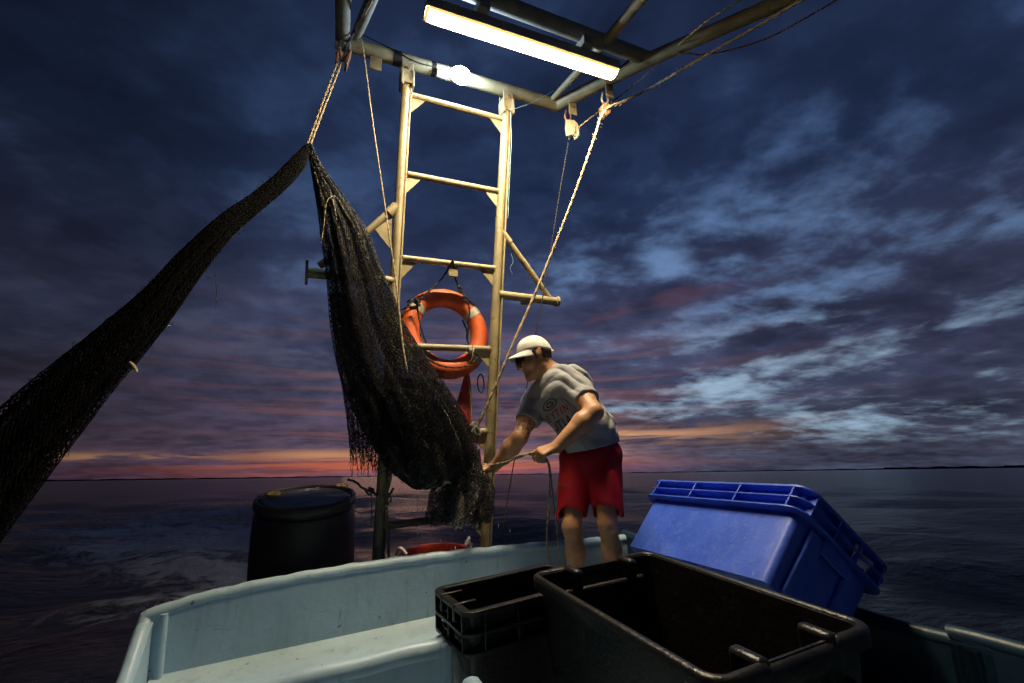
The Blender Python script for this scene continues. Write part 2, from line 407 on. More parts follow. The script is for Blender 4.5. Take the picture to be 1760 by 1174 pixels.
# inner corner post and the ledge at the foot of the transom
part('corner_post', tube(bw(np.array([(-.488, 2.498, w) for w in np.linspace(-.935, -.695, 8)])), .015, 10), M_boat, boat)
lp = [(2.502, -.925), (2.47, -.94), (2.40, -.948), (2.30, -.955), (2.26, -.965), (2.245, -1.0), (2.24, -1.07), (2.502, -1.07)]
part('ledge', prism([bw(-.52, v, w) for v, w in lp], bw(1.0, 0, 0) - bw(-.52, 0, 0)), M_deck, boat, True, 50)
part('deck_floor', hexa((-.53, -3.5, -1.10), (1.9, 2.502, -1.062), bw), M_deck, boat)
# port side: the sheer drops steeply from the transom corner
side = [(2.556, -.690), (2.52, -.712), (2.47, -.737), (2.386, -.80), (2.309, -.853), (2.15, -.93), (1.9, -.985), (1.2, -.99), (0, -.93), (-3.5, -.80)]
def sidewall(path, u0, u1, bot):
    V = []
    for v, w in path: V += [(u0, v, bot), (u0, v, w), (u1, v, w), (u1, v, bot)]
    n = len(path); Fs = [tuple(i * 4 + a for a in (k, (k + 1) % 4)) + tuple((i + 1) * 4 + a for a in ((k + 1) % 4, k)) for i in range(n - 1) for k in range(4)]
    return bw(np.array(V)), Fs + [(3, 2, 1, 0), tuple((n - 1) * 4 + k for k in range(4))]
part('side_wall', sidewall(side, -.58, -.525, -1.75), M_boat, boat)
gp = [(-.47, 2.526, -.685), (-.535, 2.526, -.697), (-.553, 2.522, -.710), (-.556, 2.50, -.735)] + [(-.556, v, w - .010) for v, w in side[2:]]
part('gunwale', tube(bw(spline(np.array(gp), 120)), .0275, 14), M_boat, boat)
M_navy = boat_paint('dark_blue_starboard', (.012, .036, .065))  # starboard wall, gunwale and side deck coloured much darker than the pale hull
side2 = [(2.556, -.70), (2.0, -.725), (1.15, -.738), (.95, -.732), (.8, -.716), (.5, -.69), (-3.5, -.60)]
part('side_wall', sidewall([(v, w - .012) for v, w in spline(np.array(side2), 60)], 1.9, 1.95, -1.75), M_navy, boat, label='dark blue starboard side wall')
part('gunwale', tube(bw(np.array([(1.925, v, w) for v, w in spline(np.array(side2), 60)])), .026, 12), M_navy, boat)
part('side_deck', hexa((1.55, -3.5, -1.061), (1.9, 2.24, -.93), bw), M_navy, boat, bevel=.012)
# hull below the deck, coming to a bow behind the viewer
hull = []
ring = [(-.55, 2.54), (-.55, -3.3), (-.2, -4.6), (.68, -5.6), (1.56, -4.6), (1.92, -3.3), (1.92, 2.54)]
V = [(u, v, -1.11) for u, v in ring] + [(.68 + (u - .68) * .88, v if v > 0 else v * .93, -2.0) for u, v in ring]
part('hull', (bw(np.array(V)), [(i, (i + 1) % 7, 7 + (i + 1) % 7, 7 + i) for i in range(7)] + [tuple(range(7)), tuple(range(13, 6, -1))]), M_boat, boat)
bow = [(-.55, -3.45), (-.2, -4.6), (.68, -5.6), (1.56, -4.6), (1.92, -3.45)]
V = [(u, v, w) for w in (-1.15, -.66) for u, v in bow]
part('foredeck', (bw(np.array(V)), [(i, i + 1, 5 + i + 1, 5 + i) for i in range(4)] + [(0, 5, 9, 4), (5, 6, 7, 8, 9), (0, 4, 3, 2, 1)]), M_boat, boat)
part('stern_platform', hexa((-.42, 2.558, -1.27), (1.78, 3.5, -1.205), bw), M_deck, boat, bevel=.01)
# splash bulkhead across the well, with its rounded top
bu = np.linspace(-.525, .49, 20)
part('bulkhead', slab(bu, np.full(20, -.757), 1.722, 1.778, -1.062), M_boat, boat, True, 30)
part('bulkhead_cap', tube(bw(np.c_[bu, np.full(20, 1.75), -.752 + .002 * np.sin(bu * 23)]), .034, 12), M_boat, boat)
part('bulkhead_post', hexa((.47, 1.70, -1.062), (.515, 1.80, -.727), bw), M_boat, boat, bevel=.012)
pp = [(1.30, -1.062), (1.30, -.66), (1.285, -.635), (1.26, -.628), (-.6, -.60), (-.6, -1.062)]
part('locker_panel', prism([bw(.405, v, w) for v, w in pp], bw(.45, 0, 0) - bw(.405, 0, 0)), M_boat, boat, True, 40, bevel=.018)

# ------------------------------------------------------------------ overhead frame
W0 = 2.53
fr = thing('overhead_pipe_frame', 'cream painted steel pipe frame overhead carrying the tube light', 'pipe frame', bw(.9, 2.75, W0))
part('cross_pipe', tube(bw(np.array([(.10, 2.75, W0), (1.775, 2.75, W0)])), .048, 20), M_metal, fr)
part('cross_pipe', tube(bw(np.array([(.14, 2.118, W0 + .02), (2.13, 2.118, W0 + .02)])), .050, 20), M_metald, fr)
part('side_pipe', tube(bw(np.array([(1.745, 2.775, W0), (2.131, 2.121, W0), (2.621, 1.413, W0), (3.4, .2, W0), (3.5, 0, W0)])), .049, 20), M_metal, fr)
part('side_pipe', tube(bw(np.array([(.147, 2.75, W0 + .01), (.125, 2.43, W0 + .01), (.05, 0, W0 + .01)])), .046, 18), M_metald, fr)
part('brace_pipe', tube(bw(np.array([(1.70, 2.72, W0 + .01), (1.762, 2.2, W0 + .01), (1.80, 1.5, W0 + .01), (1.85, .4, W0 + .01)])), [.02, .034, .034, .034], 14), M_metal, fr)
part('brace_pipe', tube(bw(np.array([(.22, 2.735, W0 + .02), (.235, 2.62, W0 + .02), (.285, 2.37, W0 + .03), (.62, .6, W0 + .03)])), [.012, .034, .036, .036], 14), M_metald, fr)
part('post', tube(bw(np.array([(3.4, .15, W0), (2.0, -.6, -.7)])), .05, 14), M_metald, fr)
part('post', tube(bw(np.array([(.05, .05, W0), (-.5, -1.2, -.9)])), .05, 14), M_metald, fr)
for u0 in (.37, .62):
    part('tape_band', tube(bw(np.array([(u0 + .10, 2.75, W0), (u0 + .155, 2.75, W0)]) if u0 < .5 else np.array([(.735, 2.75, W0), (.765, 2.75, W0)])), .0505, 20), M_tape, fr)
part('tape_band', tube(bw(np.array([(1.98, 2.377, W0), (1.99, 2.36, W0)])), .0515, 20), M_rust, fr)
part('hanging_tab', hexa((.315, 2.738, W0 - .14), (.395, 2.75, W0 - .03), bw), M_metal, fr, bevel=.012)
for q in ((1.83, 2.63), (1.99, 2.37)):
    c = np.array([q[0], q[1], W0]); e = .035
    part('hanging_tab', hexa((q[0] - e, q[1] - .006, W0 - .15), (q[0] + e, q[1] + .006, W0 - .03), bw), M_metal, fr, bevel=.01)
# thin wire stapled along the aft pipe
wp = np.array([(.26, 2.70, W0 + .06), (.40, 2.70, W0 + .03), (.50, 2.698, W0 + .005), (.58, 2.70, W0 - .02), (.66, 2.70, W0 - .03), (.73, 2.70, W0 - .025)])
part('wire', tube(spline(bw(wp), 30), .0035, 6), M_tape, fr)

# bare LED lamp strapped to the aft pipe
lc = bw(.965, 2.70, W0 - .055)
led = thing('led_lamp', 'glaring small white lamp strapped under the aft pipe', 'lamp', lc)
part('socket', tube(bw(np.array([(.77, 2.72, W0 - .045), (.835, 2.72, W0 - .05)])), .027, 14), M_white, led)
part('bracket', hexa((.83, 2.70, W0 - .06), (.86, 2.75, W0 - .03), bw), M_metald, led, bevel=.004)
M_led = emis('led_white_glow', (.55, .74, 1.0), 320)
part('bulb', ellipsoid(bw(.925, 2.655, W0 - .072), (.074, .052, .060), BM, 24, 14), M_led, led)
part('lamp_back', lathe([(.001, -.055), (.045, -.055), (.058, -.03), (.062, 0), (.058, .006)], bw(.925, 2.665, W0 - .06), BM[:, 2] * -.3 - BM[:, 1], 24), M_metald, led)

# ------------------------------------------------------------------ fluorescent tube light
f0, f1 = np.array([.557, 2.195, 2.405]), np.array([1.89, 2.170, 2.405])
fl = thing('tube_light', 'long bright warm fluorescent tube light under the overhead frame', 'tube light', bw((f0 + f1) / 2))
ax = (f1 - f0) / np.linalg.norm(f1 - f0); sv = np.array([-ax[1], ax[0], 0])
def lightpt(s, a, b): return bw(f0 + ax * s + sv * a + np.array([0, 0, b]))
LEN = np.linalg.norm(f1 - f0)
sec = [(math.cos(t_) * .050 if abs(math.cos(t_)) < .9 else math.copysign(.0495, math.cos(t_)), -.015 - .040 * max(0, math.sin(t_)) ** .7) for t_ in np.linspace(0, math.pi, 17)]
rows = []
for s, k in ((.0, .30), (.004, .62), (.014, .84), (.035, .97), (.06, 1), (LEN - .06, 1), (LEN - .035, .97), (LEN - .014, .84), (LEN - .004, .62), (LEN, .30)):
    rows.append(np.array([lightpt(s, a * (.55 + .45 * k), -.015 + (b + .015) * k) for a, b in sec]))
nn = len(sec); V = np.concatenate(rows); Fs = [(i * nn + j, i * nn + j + 1, (i + 1) * nn + j + 1, (i + 1) * nn + j) for i in range(len(rows) - 1) for j in range(nn - 1)]
Fs += [tuple(range(nn))[::-1], tuple((len(rows) - 1) * nn + j for j in range(nn))]
md, t, p = newmat('lit_diffuser')
g = t.nodes.new('ShaderNodeNewGeometry'); s_ = t.nodes.new('ShaderNodeVectorMath'); s_.operation = 'DOT_PRODUCT'
t.links.new(g.outputs['True Normal'], s_.inputs[0]); s_.inputs[1].default_value = tuple(-BM[:, 2])
dn = S(t, s_.outputs['Value']).abs()
p.inputs['Base Color'].default_value = (.8, .75, .6, 1)
t.links.new(mixc(t, dn.step(.75, .97), (1.0, .60, .18), (1.0, .80, .50)), p.inputs['Emission Color'])
FLUO = 430.0
t.links.new((dn.step(.78, .998) * FLUO + 1.15).s, p.inputs['Emission Strength'])
part('diffuser', (V, Fs), md, fl, True, 180)
M_hous = paint('fixture_housing', (.30, .29, .26), .5, .15, (.10, .08, .05), .6)
part('housing', join([hexa8([lightpt(s, a, b) for s in (-.004, LEN + .004) for a in (-.056, .056) for b in (-.014, .045)]), hexa8([lightpt(s, a, b) for s in (-.004, LEN + .004) for a in (-.0575, -.0525) for b in (-.024, -.012)]), hexa8([lightpt(s, a, b) for s in (-.004, LEN + .004) for a in (.0525, .0575) for b in (-.024, -.012)])]), M_hous, fl, bevel=.012)
part('cable', tube(spline([lightpt(LEN - .02, .0, .05), lightpt(LEN + .05, .02, .06), lightpt(LEN + .10, -.03, .10), lightpt(LEN + .16, -.06, .13)], 20), .006, 8), M_tape, fl)
for s in (.16, .45, .9, 1.2):
    part('clip', hexa8([lightpt(q, a, b) for q in (s, s + .03) for a in (-.063, -.056) for b in (-.03, .02)]), M_hous, fl, bevel=.003)
for s in (.30, 1.02):
    part('mount', hexa8([lightpt(q, a, b) for q in (s, s + .07) for a in (-.1, .03) for b in (.046, .11)]), M_metald, fl, bevel=.004)

# ------------------------------------------------------------------ ladder
def railu(side, w): return (.459 + (w - .324) * .0512) if side == 0 else (1.142 + (w - .522) * .0870 + .006 * max(0, w - 1) ** 2)
LV = 2.76
ld = thing('ladder', 'tall cream steel ladder with gusseted rungs rising to the overhead pipe', 'ladder', bw(.75, LV, -1.2))
ws = np.linspace(-1.2, 2.42, 14)
for sd_ in (0, 1):
    rl = part('rail', tube(bw(np.array([(railu(sd_, w), LV, w) for w in ws])), .029, 16), M_metal, ld)
    du = .026
    part('edge_strip', hexa8([bw(railu(sd_, w) + a, v, w) for a in (du, du + .012) for v in (LV - .022, LV + .022) for w in (-1.19, 2.40)]), M_metal, rl, bevel=.003)
    u = railu(sd_, 2.42)
    br = part('bracket', join([hexa((u - .04, LV - .045, 2.34), (u + .04, LV - .032, 2.515), bw), hexa((u - .04, LV + .034, 2.34), (u + .04, LV + .046, 2.515), bw), hexa((u - .045, LV - .05, 2.32), (u - .028, LV + .05, 2.44), bw), hexa((u + .028, LV - .05, 2.32), (u + .045, LV + .05, 2.44), bw)]), M_metal, ld, bevel=.004)
    part('bolt', lathe([(0.001, .012), (.011, .012), (.011, 0)], bw(u, LV - .046, 2.45), -BM[:, 1], 8), M_rust, br)
for w in (2.281, 1.68, 1.09, .522, -.012, -.505, -1.0):
    a, b = railu(0, w), railu(1, w)
    rg = part('rung', tube(bw(np.array([(a + .02, LV, w), (b - .02, LV, w)])), .0215, 14), M_metal, ld)
    for q in (a + .040, b - .031): part('weld_bead', tube(bw(np.array([(q - .004, LV, w), (q, LV, w), (q + .004, LV, w)])), [.0225, .0265, .0225], 14), M_metal, rg)
    for sd_, u, sg in ((0, a + .036, 1), (1, b - .03, -1)):
        if (sd_ == 0 and w < .3): continue
        part('gusset', prism([bw(u, LV - .004, w - .018), bw(u + sg * .10, LV - .004, w - .018), bw(u, LV - .004, w - .135)], bw(0, .008, 0) - bw(0, 0, 0)), M_metal, rg, smooth=False)
u = .86
part('hanging_tab', hexa((.84, LV - .006, 1.0), (.905, LV + .006, 1.075), bw), M_metal, ld, bevel=.004)
# side arms with their braces
part('arm', tube(bw(np.array([(.0, LV, .935), (.49, LV, .93)])), .030, 16), M_metal, ld)
part('arm_end', hexa((-.016, LV - .05, .875), (.0, LV + .05, .995), bw), M_metal, ld, bevel=.004)
part('arm', tube(bw(np.array([(1.19, LV, .905), (1.65, LV, .892)])), .030, 16), M_metal, ld)
part('arm_end', lathe([(.001, 0), (.037, 0), (.037, .02), (.03, .02)], bw(1.645, LV, .892), BM[:, 0], 18), M_metal, ld)
part('brace', tube(bw(np.array([(.06, LV, .985), (.30, LV, 1.21), (.50, LV, 1.44)])), [.022, .022, .022], 14), M_metal, ld)
part('brace_socket', tube(bw(np.array([(.45, LV, 1.375), (.50, LV, 1.44)])), .032, 14), M_metal, ld)
part('gusset', prism([bw(.37, LV - .004, 1.26), bw(.475, LV - .004, 1.36), bw(.47, LV - .004, 1.13)], bw(0, .008, 0) - bw(0, 0, 0)), M_metal, ld, smooth=False)
part('brace', tube(bw(np.array([(1.235, LV, 1.37), (1.42, LV, 1.14), (1.59, LV, .915)])), .0215, 14), M_metal, ld)
part('brace_socket', tube(bw(np.array([(1.245, LV, 1.357), (1.295, LV, 1.295)])), .028, 14), M_metal, ld)
part('hanging_tab', hexa((1.36, LV - .006, .845), (1.43, LV + .006, .875), bw), M_metal, ld, bevel=.003)
# ------------------------------------------------------------------ life ring
M_orange = paint('orange_ring_plastic', (.60, .11, .025), .45, .16, (.10, .03, .012), .75, scale=16)
M_refl = paint('grey_reflective_tape', (.42, .40, .33), .5, .2, (.18, .14, .08), .6, scale=40)
rc = np.array([.845, 2.862, .642]); RM, rmn = .240, .061
ring_ = thing('life_ring', 'orange life ring with grey tape bands hung on the ladder', 'life ring', bw(rc - [0, 0, .3]))
def ringpt(a, b, ex=0.0, k=1.0):
    """a round the ring, b round its section"""
    rr = RM + (rmn + ex) * math.cos(b)
    return bw(rc + np.array([rr * math.cos(a) * .99, (rmn * .92 + ex) * math.sin(b) + .05 * math.sin(a), rr * math.sin(a) * 1.05]))
def ringmesh(a0, a1, na_, nb_, ex=0.0, closed=False):
    aa = np.linspace(a0, a1, na_, endpoint=not closed)
    V = np.array([ringpt(a, b, ex) for a in aa for b in np.linspace(0, 2 * math.pi, nb_, endpoint=False)])
    m = na_ if closed else na_ - 1
    return V, [(i * nb_ + j, ((i + 1) % na_) * nb_ + j, ((i + 1) % na_) * nb_ + (j + 1) % nb_, i * nb_ + (j + 1) % nb_) for i in range(m) for j in range(nb_)]
part('ring', ringmesh(0, 2 * math.pi, 72, 20, closed=True), M_orange, ring_, True, 180)
for a in (140, 36, 222, -42):
    a = math.radians(a); part('tape_band', ringmesh(a - .105, a + .105, 6, 20, .0025), M_refl, ring_, True, 180)
def bl(L): return np.array([bw(*q) for q in L])
vf = 2.79
gl = [ringpt(math.radians(140), -1.5, .01), ringpt(math.radians(160), -.4, .03), ringpt(math.radians(185), 2.8, .02), ringpt(math.radians(215), -1.6, .012), ringpt(math.radians(250), -1.6, .02), ringpt(math.radians(290), -1.5, .012), ringpt(math.radians(318), -1.5, .012), ringpt(math.radians(345), 2.7, .02), ringpt(math.radians(10), 2.9, .02), ringpt(math.radians(36), 2.6, .012)]
part('grab_rope', rope(gl, .0065), M_roped, ring_)
part('hanging_rope', rope([bw(.862, LV - .03, 1.10), bw(.80, vf, .985), bw(.68, vf, .86), bw(.64, vf, .81), bw(.60, vf, .825), bw(.585, 2.84, .83)], .0065), M_roped, ring_)
part('hanging_rope', rope([bw(.862, LV - .03, 1.11), bw(.90, vf, .99), bw(.985, vf, .83), bw(.99, 2.81, .70), bw(.985, 2.83, .58)], .0065), M_roped, ring_)
part('hanging_rope', rope([bw(.64, 2.795, .80), bw(.665, 2.80, .66), bw(.72, 2.80, .50), bw(.76, 2.795, .41)], .006), M_roped, ring_)
for q, n_ in (((.64, vf - .008, .81), 5), ((.925, vf - .005, .925), 4), ((.96, vf - .005, .86), 3), ((.765, 2.785, .405), 5)):
    L = [np.array(q) + np.array([.018 * math.cos(k * 2.1), -.006 * (k % 2), .022 * math.sin(k * 1.7)]) for k in range(n_ + 2)]
    part('knot', rope([bw(x) for x in L], .0065), M_roped, ring_)
lo_ = [bw(1.06 + .022 * math.sin(t_), 2.80, .36 - .06 * (1 - math.cos(t_))) for t_ in np.linspace(0, 6.2, 12)]
part('rope_loop', rope(lo_, .005), M_roped, ring_)
# ------------------------------------------------------------------ nets
mn, t, p = newmat('wet_black_net_twine')
g = t.nodes.new('ShaderNodeNewGeometry'); pos = g.outputs['Position']
a_ = noise(t, pos, 7, 5, .6); b_ = noise(t, pos, 90, 3, .5)
t.links.new(mixc(t, a_.step(.50, .72) * .8, (.020, .020, .022), (.045, .035, .023)), p.inputs['Base Color'])
t.links.new((b_.step(.35, .75) * .4 + .14).s, p.inputs['Roughness']); p.inputs['Specular IOR Level'].default_value = .7
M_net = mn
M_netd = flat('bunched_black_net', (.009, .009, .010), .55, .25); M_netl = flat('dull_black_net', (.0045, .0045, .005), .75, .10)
mn2, t, p = newmat('bright_lacing_twine')
g = t.nodes.new('ShaderNodeNewGeometry'); a_ = noise(t, g.outputs['Position'], 45, 3, .5)
t.links.new(mixc(t, a_.step(.45, .58), (.05, .04, .02), (.62, .52, .24)), p.inputs['Base Color']); M_lace = mn2
def strands(A, Bq, r):
    d = Bq - A; L = np.linalg.norm(d, axis=1, keepdims=True); ok = (L[:, 0] > 1e-5); A, Bq, d = A[ok], Bq[ok], d[ok] / L[ok]
    ref = np.where(np.abs(d[:, 2:3]) < .8, np.array([[0, 0, 1.0]]), np.array([[1.0, 0, 0]]))
    n1 = np.cross(d, ref); n1 /= np.linalg.norm(n1, axis=1, keepdims=True); n2 = np.cross(d, n1)
    rr = r if np.ndim(r) == 0 else np.asarray(r)[ok][:, None]
    V = np.stack([q + rr * (math.cos(k) * n1 + math.sin(k) * n2) for q in (A, Bq) for k in (0, 2.094, 4.189)], 1)
    m = len(A); base = np.arange(m)[:, None, None] * 6
    Fq = base + np.array([[0, 1, 4, 3], [1, 2, 5, 4], [2, 0, 3, 5]])[None]
    return V.reshape(-1, 3), Fq.reshape(-1, 4)
def lattice(P, r, closed=True, keep=None):
    nt_, na_ = P.shape[:2]; A, Bq = [], []
    for j in range(nt_ - 1):
        for k in ((0, -1) if j % 2 == 0 else (0, 1)):
            q = np.roll(P[j + 1], -k, axis=0); m = np.ones(na_, bool)
            if not closed:
                if k == -1: m[0] = False
                if k == 1: m[-1] = False
            if keep is not None: m &= keep[j] & np.roll(keep[j + 1], -k)
            A.append(P[j][m]); Bq.append(q[m])
    return strands(np.concatenate(A), np.concatenate(Bq), r)
def nets(L):
    V, Fq, k = [], [], 0
    for v, f in L: V.append(v); Fq.append(f + k); k += len(v)
    return np.concatenate(V), np.concatenate(Fq)
def resample(pairs, vs, n):
    """pairs of left/right photo points + distance aft -> left and right edge curves"""
    Lp = np.array([pv(*a, v) for (a, b), v in zip(pairs, vs)]); Rp = np.array([pv(*b, v) for (a, b), v in zip(pairs, vs)])
    c = (Lp + Rp) / 2; s = np.r_[0, np.cumsum(np.linalg.norm(np.diff(c, axis=0), axis=1))]
    k = np.linspace(0, s[-1], n); ti = np.interp(k, s, np.arange(len(s)))
    f = lambda Q: spline(Q, 400)[np.clip((ti / (len(s) - 1) * 399).astype(int), 0, 399)]
    Lq, Rq = f(Lp), f(Rp)
    for Q in (Lq, Rq):
        for _ in range(2): Q[1:-1] = (Q[:-2] + 2 * Q[1:-1] + Q[2:]) / 4
    return Lq, Rq
def sock(pairs, vs, nt_, na_, r, scale=1.0, depth=.55, fold=.10, nf=9, seed=1, jit=.0015, twist=1.0, dv=0.0):
    Lq, Rq = resample(pairs, vs, nt_); rr = np.random.default_rng(seed)
    c = (Lq + Rq) / 2; hv = (Rq - Lq) / 2; hl = np.linalg.norm(hv, axis=1)
    dirv = BM[:, 1]
    j = np.arange(nt_)[:, None]; i = np.arange(na_)[None]; a = 2 * np.pi * (i + .5 * (j % 2)) / na_ ; tt = j / nt_
    ph = rr.uniform(0, 6.28, 4)
    fo_ = fold * (np.sin(nf * a + ph[0] + 3 * np.sin(tt * 3 + ph[3])) + .6 * np.sin((nf * 2 + 1) * a + ph[1] + 4 * tt) + .5 * np.sin(3 * a + ph[2] + 5 * tt))
    k = scale * (1 + fo_ * np.clip(tt * 6, .2, 1))
    ca, sa = np.cos(a), np.sin(a)
    P = c[:, None] + hv[:, None] * (ca * np.minimum(k, 1.06))[..., None] + dirv * (hl[:, None] * depth * sa * k * (.7 + .3 * np.clip(tt * 3, 0, 1)))[..., None]
    P = P + dirv * dv + rr.normal(0, jit, P.shape)
    return lattice(P, r)
apex = ((527, 243), (534, 243))
main = [apex, ((530, 268), (546, 270)), ((536, 300), (564, 300)), ((545, 350), (600, 352)), ((552, 400), (632, 402)), ((560, 450), (650, 455)), ((566, 500), (672, 502)), ((570, 550), (690, 552)), ((578, 600), (720, 602)), ((590, 650), (753, 652)), ((606, 690), (780, 692)), ((625, 730), (802, 732)), ((645, 765), (815, 770)), ((668, 800), (812, 800)), ((695, 828), (775, 828)), ((712, 840), (742, 840))]
mv = [2.66, 2.66, 2.66, 2.65, 2.645, 2.64, 2.635, 2.63, 2.625, 2.62, 2.615, 2.61, 2.605, 2.60, 2.60, 2.60]
net = thing('trawl_net', 'wet black trawl net hanging full from the block beside the ladder', 'fishing net', pv(725, 840, 2.60))
netA = [sock(main, mv, 132, 72, .00165, 1.0, .50, .085, 9, 1, .0006)]
netB = [sock(main, mv, 140, 74, .0015, .88, .50, .15, 8, 2, .0008), sock(main, mv, 116, 54, .0022, .62, .52, .24, 6, 3, .0012)]
lowp, lowv = main[9:], mv[9:]
netB += [sock(lowp, lowv, 60, 70, .0018, .90, .5, .2, 7, 41, .0015), sock(lowp, lowv, 54, 56, .0024, .70, .5, .26, 5, 42, .003), sock(lowp, lowv, 50, 44, .003, .48, .5, .3, 4, 43, .004)]
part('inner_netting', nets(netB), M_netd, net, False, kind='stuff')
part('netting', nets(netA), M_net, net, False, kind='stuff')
# loose wing hanging straight down beside the bag, ragged at the hem
Lq, Rq = resample([((566, 505), (600, 500)), ((573, 560), (630, 560)), ((580, 620), (645, 620)), ((590, 680), (652, 690)), ((598, 740), (655, 750)), ((602, 790), (652, 800)), ((604, 815), (650, 818))], [2.66, 2.68, 2.69, 2.69, 2.69, 2.69, 2.69], 96)
def curtain(Lq, Rq, na_, amp, seed, r, hem=.12, dv=0.0):
    rr = np.random.default_rng(seed); nt_ = len(Lq); j = np.arange(nt_)[:, None]; i = np.arange(na_)[None]; x = (i + .5 * (j % 2)) / na_; tt = j / nt_
    P = Lq[:, None] * (1 - x)[..., None] + Rq[:, None] * x[..., None]
    P = P + BM[:, 1] * (amp * (np.sin(x * 22 + 2 * tt + seed) + .5 * np.sin(x * 47 + 5 * tt)) + dv)[..., None] + rr.normal(0, .0012, P.shape)
    cut = 1 - hem * (rr.random(na_) * .6 + .4 * np.abs(np.sin(np.arange(na_) * .7 + seed)))
    return lattice(P, r, False, keep=tt <= cut[None])
fr_ = []
rr = np.random.default_rng(5); A, Bq = [], []
for k in range(26):
    x = rr.random(); b = pv(603 + 48 * x + rr.normal(0, 2), 778 + 26 * rr.random(), 2.69); q = b
    for _ in range(4):
        n_ = q + np.array([rr.normal(0, .004), rr.normal(0, .004), -.006 - .014 * rr.random()]); A.append(q); Bq.append(n_); q = n_
part('loose_wing', nets([curtain(Lq, Rq, 34, .020, 1, .0017), curtain(Lq, Rq, 30, .024, 4, .0016, .2, .03), strands(np.array(A), np.array(Bq), .0016)]), M_net, net, False, kind='stuff')
# the cod end below the hands
cod = [((765, 780), (824, 772)), ((760, 806), (826, 800)), ((750, 828), (838, 820)), ((742, 852), (846, 842)), ((738, 874), (846, 862)), ((733, 893), (842, 886)), ((736, 901), (836, 897))]
part('cod_end', nets([sock(cod, [2.60] * 7, 40, 56, .0017, 1, .55, .20, 6, 8, .0012), sock(cod, [2.60] * 7, 40, 50, .0018, .78, .6, .30, 5, 9, .003), sock(cod, [2.60] * 7, 36, 40, .0022, .5, .6, .3, 4, 10, .004)]), M_net, net, False, kind='stuff')
# bunched twine round the mouth of the bag
bun = []
for k in range(14):
    L = [pv(660 + 150 * x + rr.normal(0, 5), 795 + 22 * math.sin(x * 3.1 + .2) + rr.normal(0, 8) - 20 * x, 2.58 - .05 * math.sin(x * 3.14) + rr.normal(0, .012)) for x in np.linspace(0, 1, 7)]
    Q = spline(L, 40); bun.append(strands(Q[:-1], Q[1:], .0022))
for k in range(60):
    c = pv(rr.uniform(690, 815), rr.uniform(740, 830), 2.50 + .04 * rr.random()); L = [c + rr.normal(0, .022, 3) for _ in range(4)]
    Q = spline(L, 12); bun.append(strands(Q[:-1], Q[1:], .0014))
part('bunched_twine', nets(bun), M_net, net, False, kind='stuff')
# pale lacing that outlines the escape panel
def front(x, y): return pv(x, y, 2.645 - .5 * .06 - .02)
for L in ([(552, 418), (557, 385), (561, 350), (570, 338), (580, 341), (600, 375), (622, 412)], [(572, 342), (580, 380), (589, 420)], [(553, 422), (575, 421), (600, 416), (628, 414)]):
    part('lacing', rope([front(*q) for q in L], .0026, n=6), M_lace, net)
for k in range(9):
    q = (592 + rr.uniform(-4, 34), 414 + rr.uniform(-3, 3)); part('loose_twine', rope([front(*q), front(q[0] + rr.uniform(-4, 8), q[1] + 12), front(q[0] + rr.uniform(-4, 12), q[1] + 12 + 14 * rr.random())], .0014, n=5, m=10), M_lace, net)
# catch showing pale through the meshes
M_fish = paint('pale_wet_fish', (.55, .43, .28), .25, .25, (.30, .15, .07), .6, scale=25)
def fish(c, d, up, L):
    d, up = nrm(d), nrm(up); s = np.cross(d, up)
    prof = [(-.5, .02, .005), (-.42, .05, .012), (-.3, .12, .04), (-.1, .17, .06), (.1, .16, .065), (.3, .12, .05), (.43, .06, .03), (.5, .01, .008)]
    V = []; n = 10
    for x, hh_, ww_ in prof: V += [c + L * (d * x + up * hh_ * math.cos(a) + s * ww_ * math.sin(a)) for a in np.linspace(0, 6.283, n, endpoint=False)]
    Fs = [(i * n + j, i * n + (j + 1) % n, (i + 1) * n + (j + 1) % n, (i + 1) * n + j) for i in range(len(prof) - 1) for j in range(n)]
    k = len(V); V += [c + L * (d * -.48), c + L * (d * -.68 + up * .14), c + L * (d * -.62), c + L * (d * -.68 - up * .14), c + L * (d * -.48 + s * .012)]
    Fs += [(k, k + 1, k + 2), (k, k + 2, k + 3), (k + 4, k + 2, k + 1), (k + 4, k + 3, k + 2)]
    return np.array(V), Fs
tag(part('fish', fish(pv(756, 790, 2.53), pv(748, 762, 2.5) - pv(764, 812, 2.5), BM[:, 0], .22), M_fish), 'pale fish bulging through the net meshes beside the pulling hand', 'fish')
tag(part('fish', fish(pv(712, 790, 2.53), pv(700, 770, 2.55) - pv(722, 806, 2.55), BM[:, 0], .15), M_fish), 'smaller pale fish inside the lower left of the net bag', 'fish')
tag(part('fish', fish(pv(790, 872, 2.525), pv(793, 840, 2.55) - pv(788, 900, 2.55), BM[:, 0], .17), M_fish), 'pale fish hanging head up inside the net tail end', 'fish')
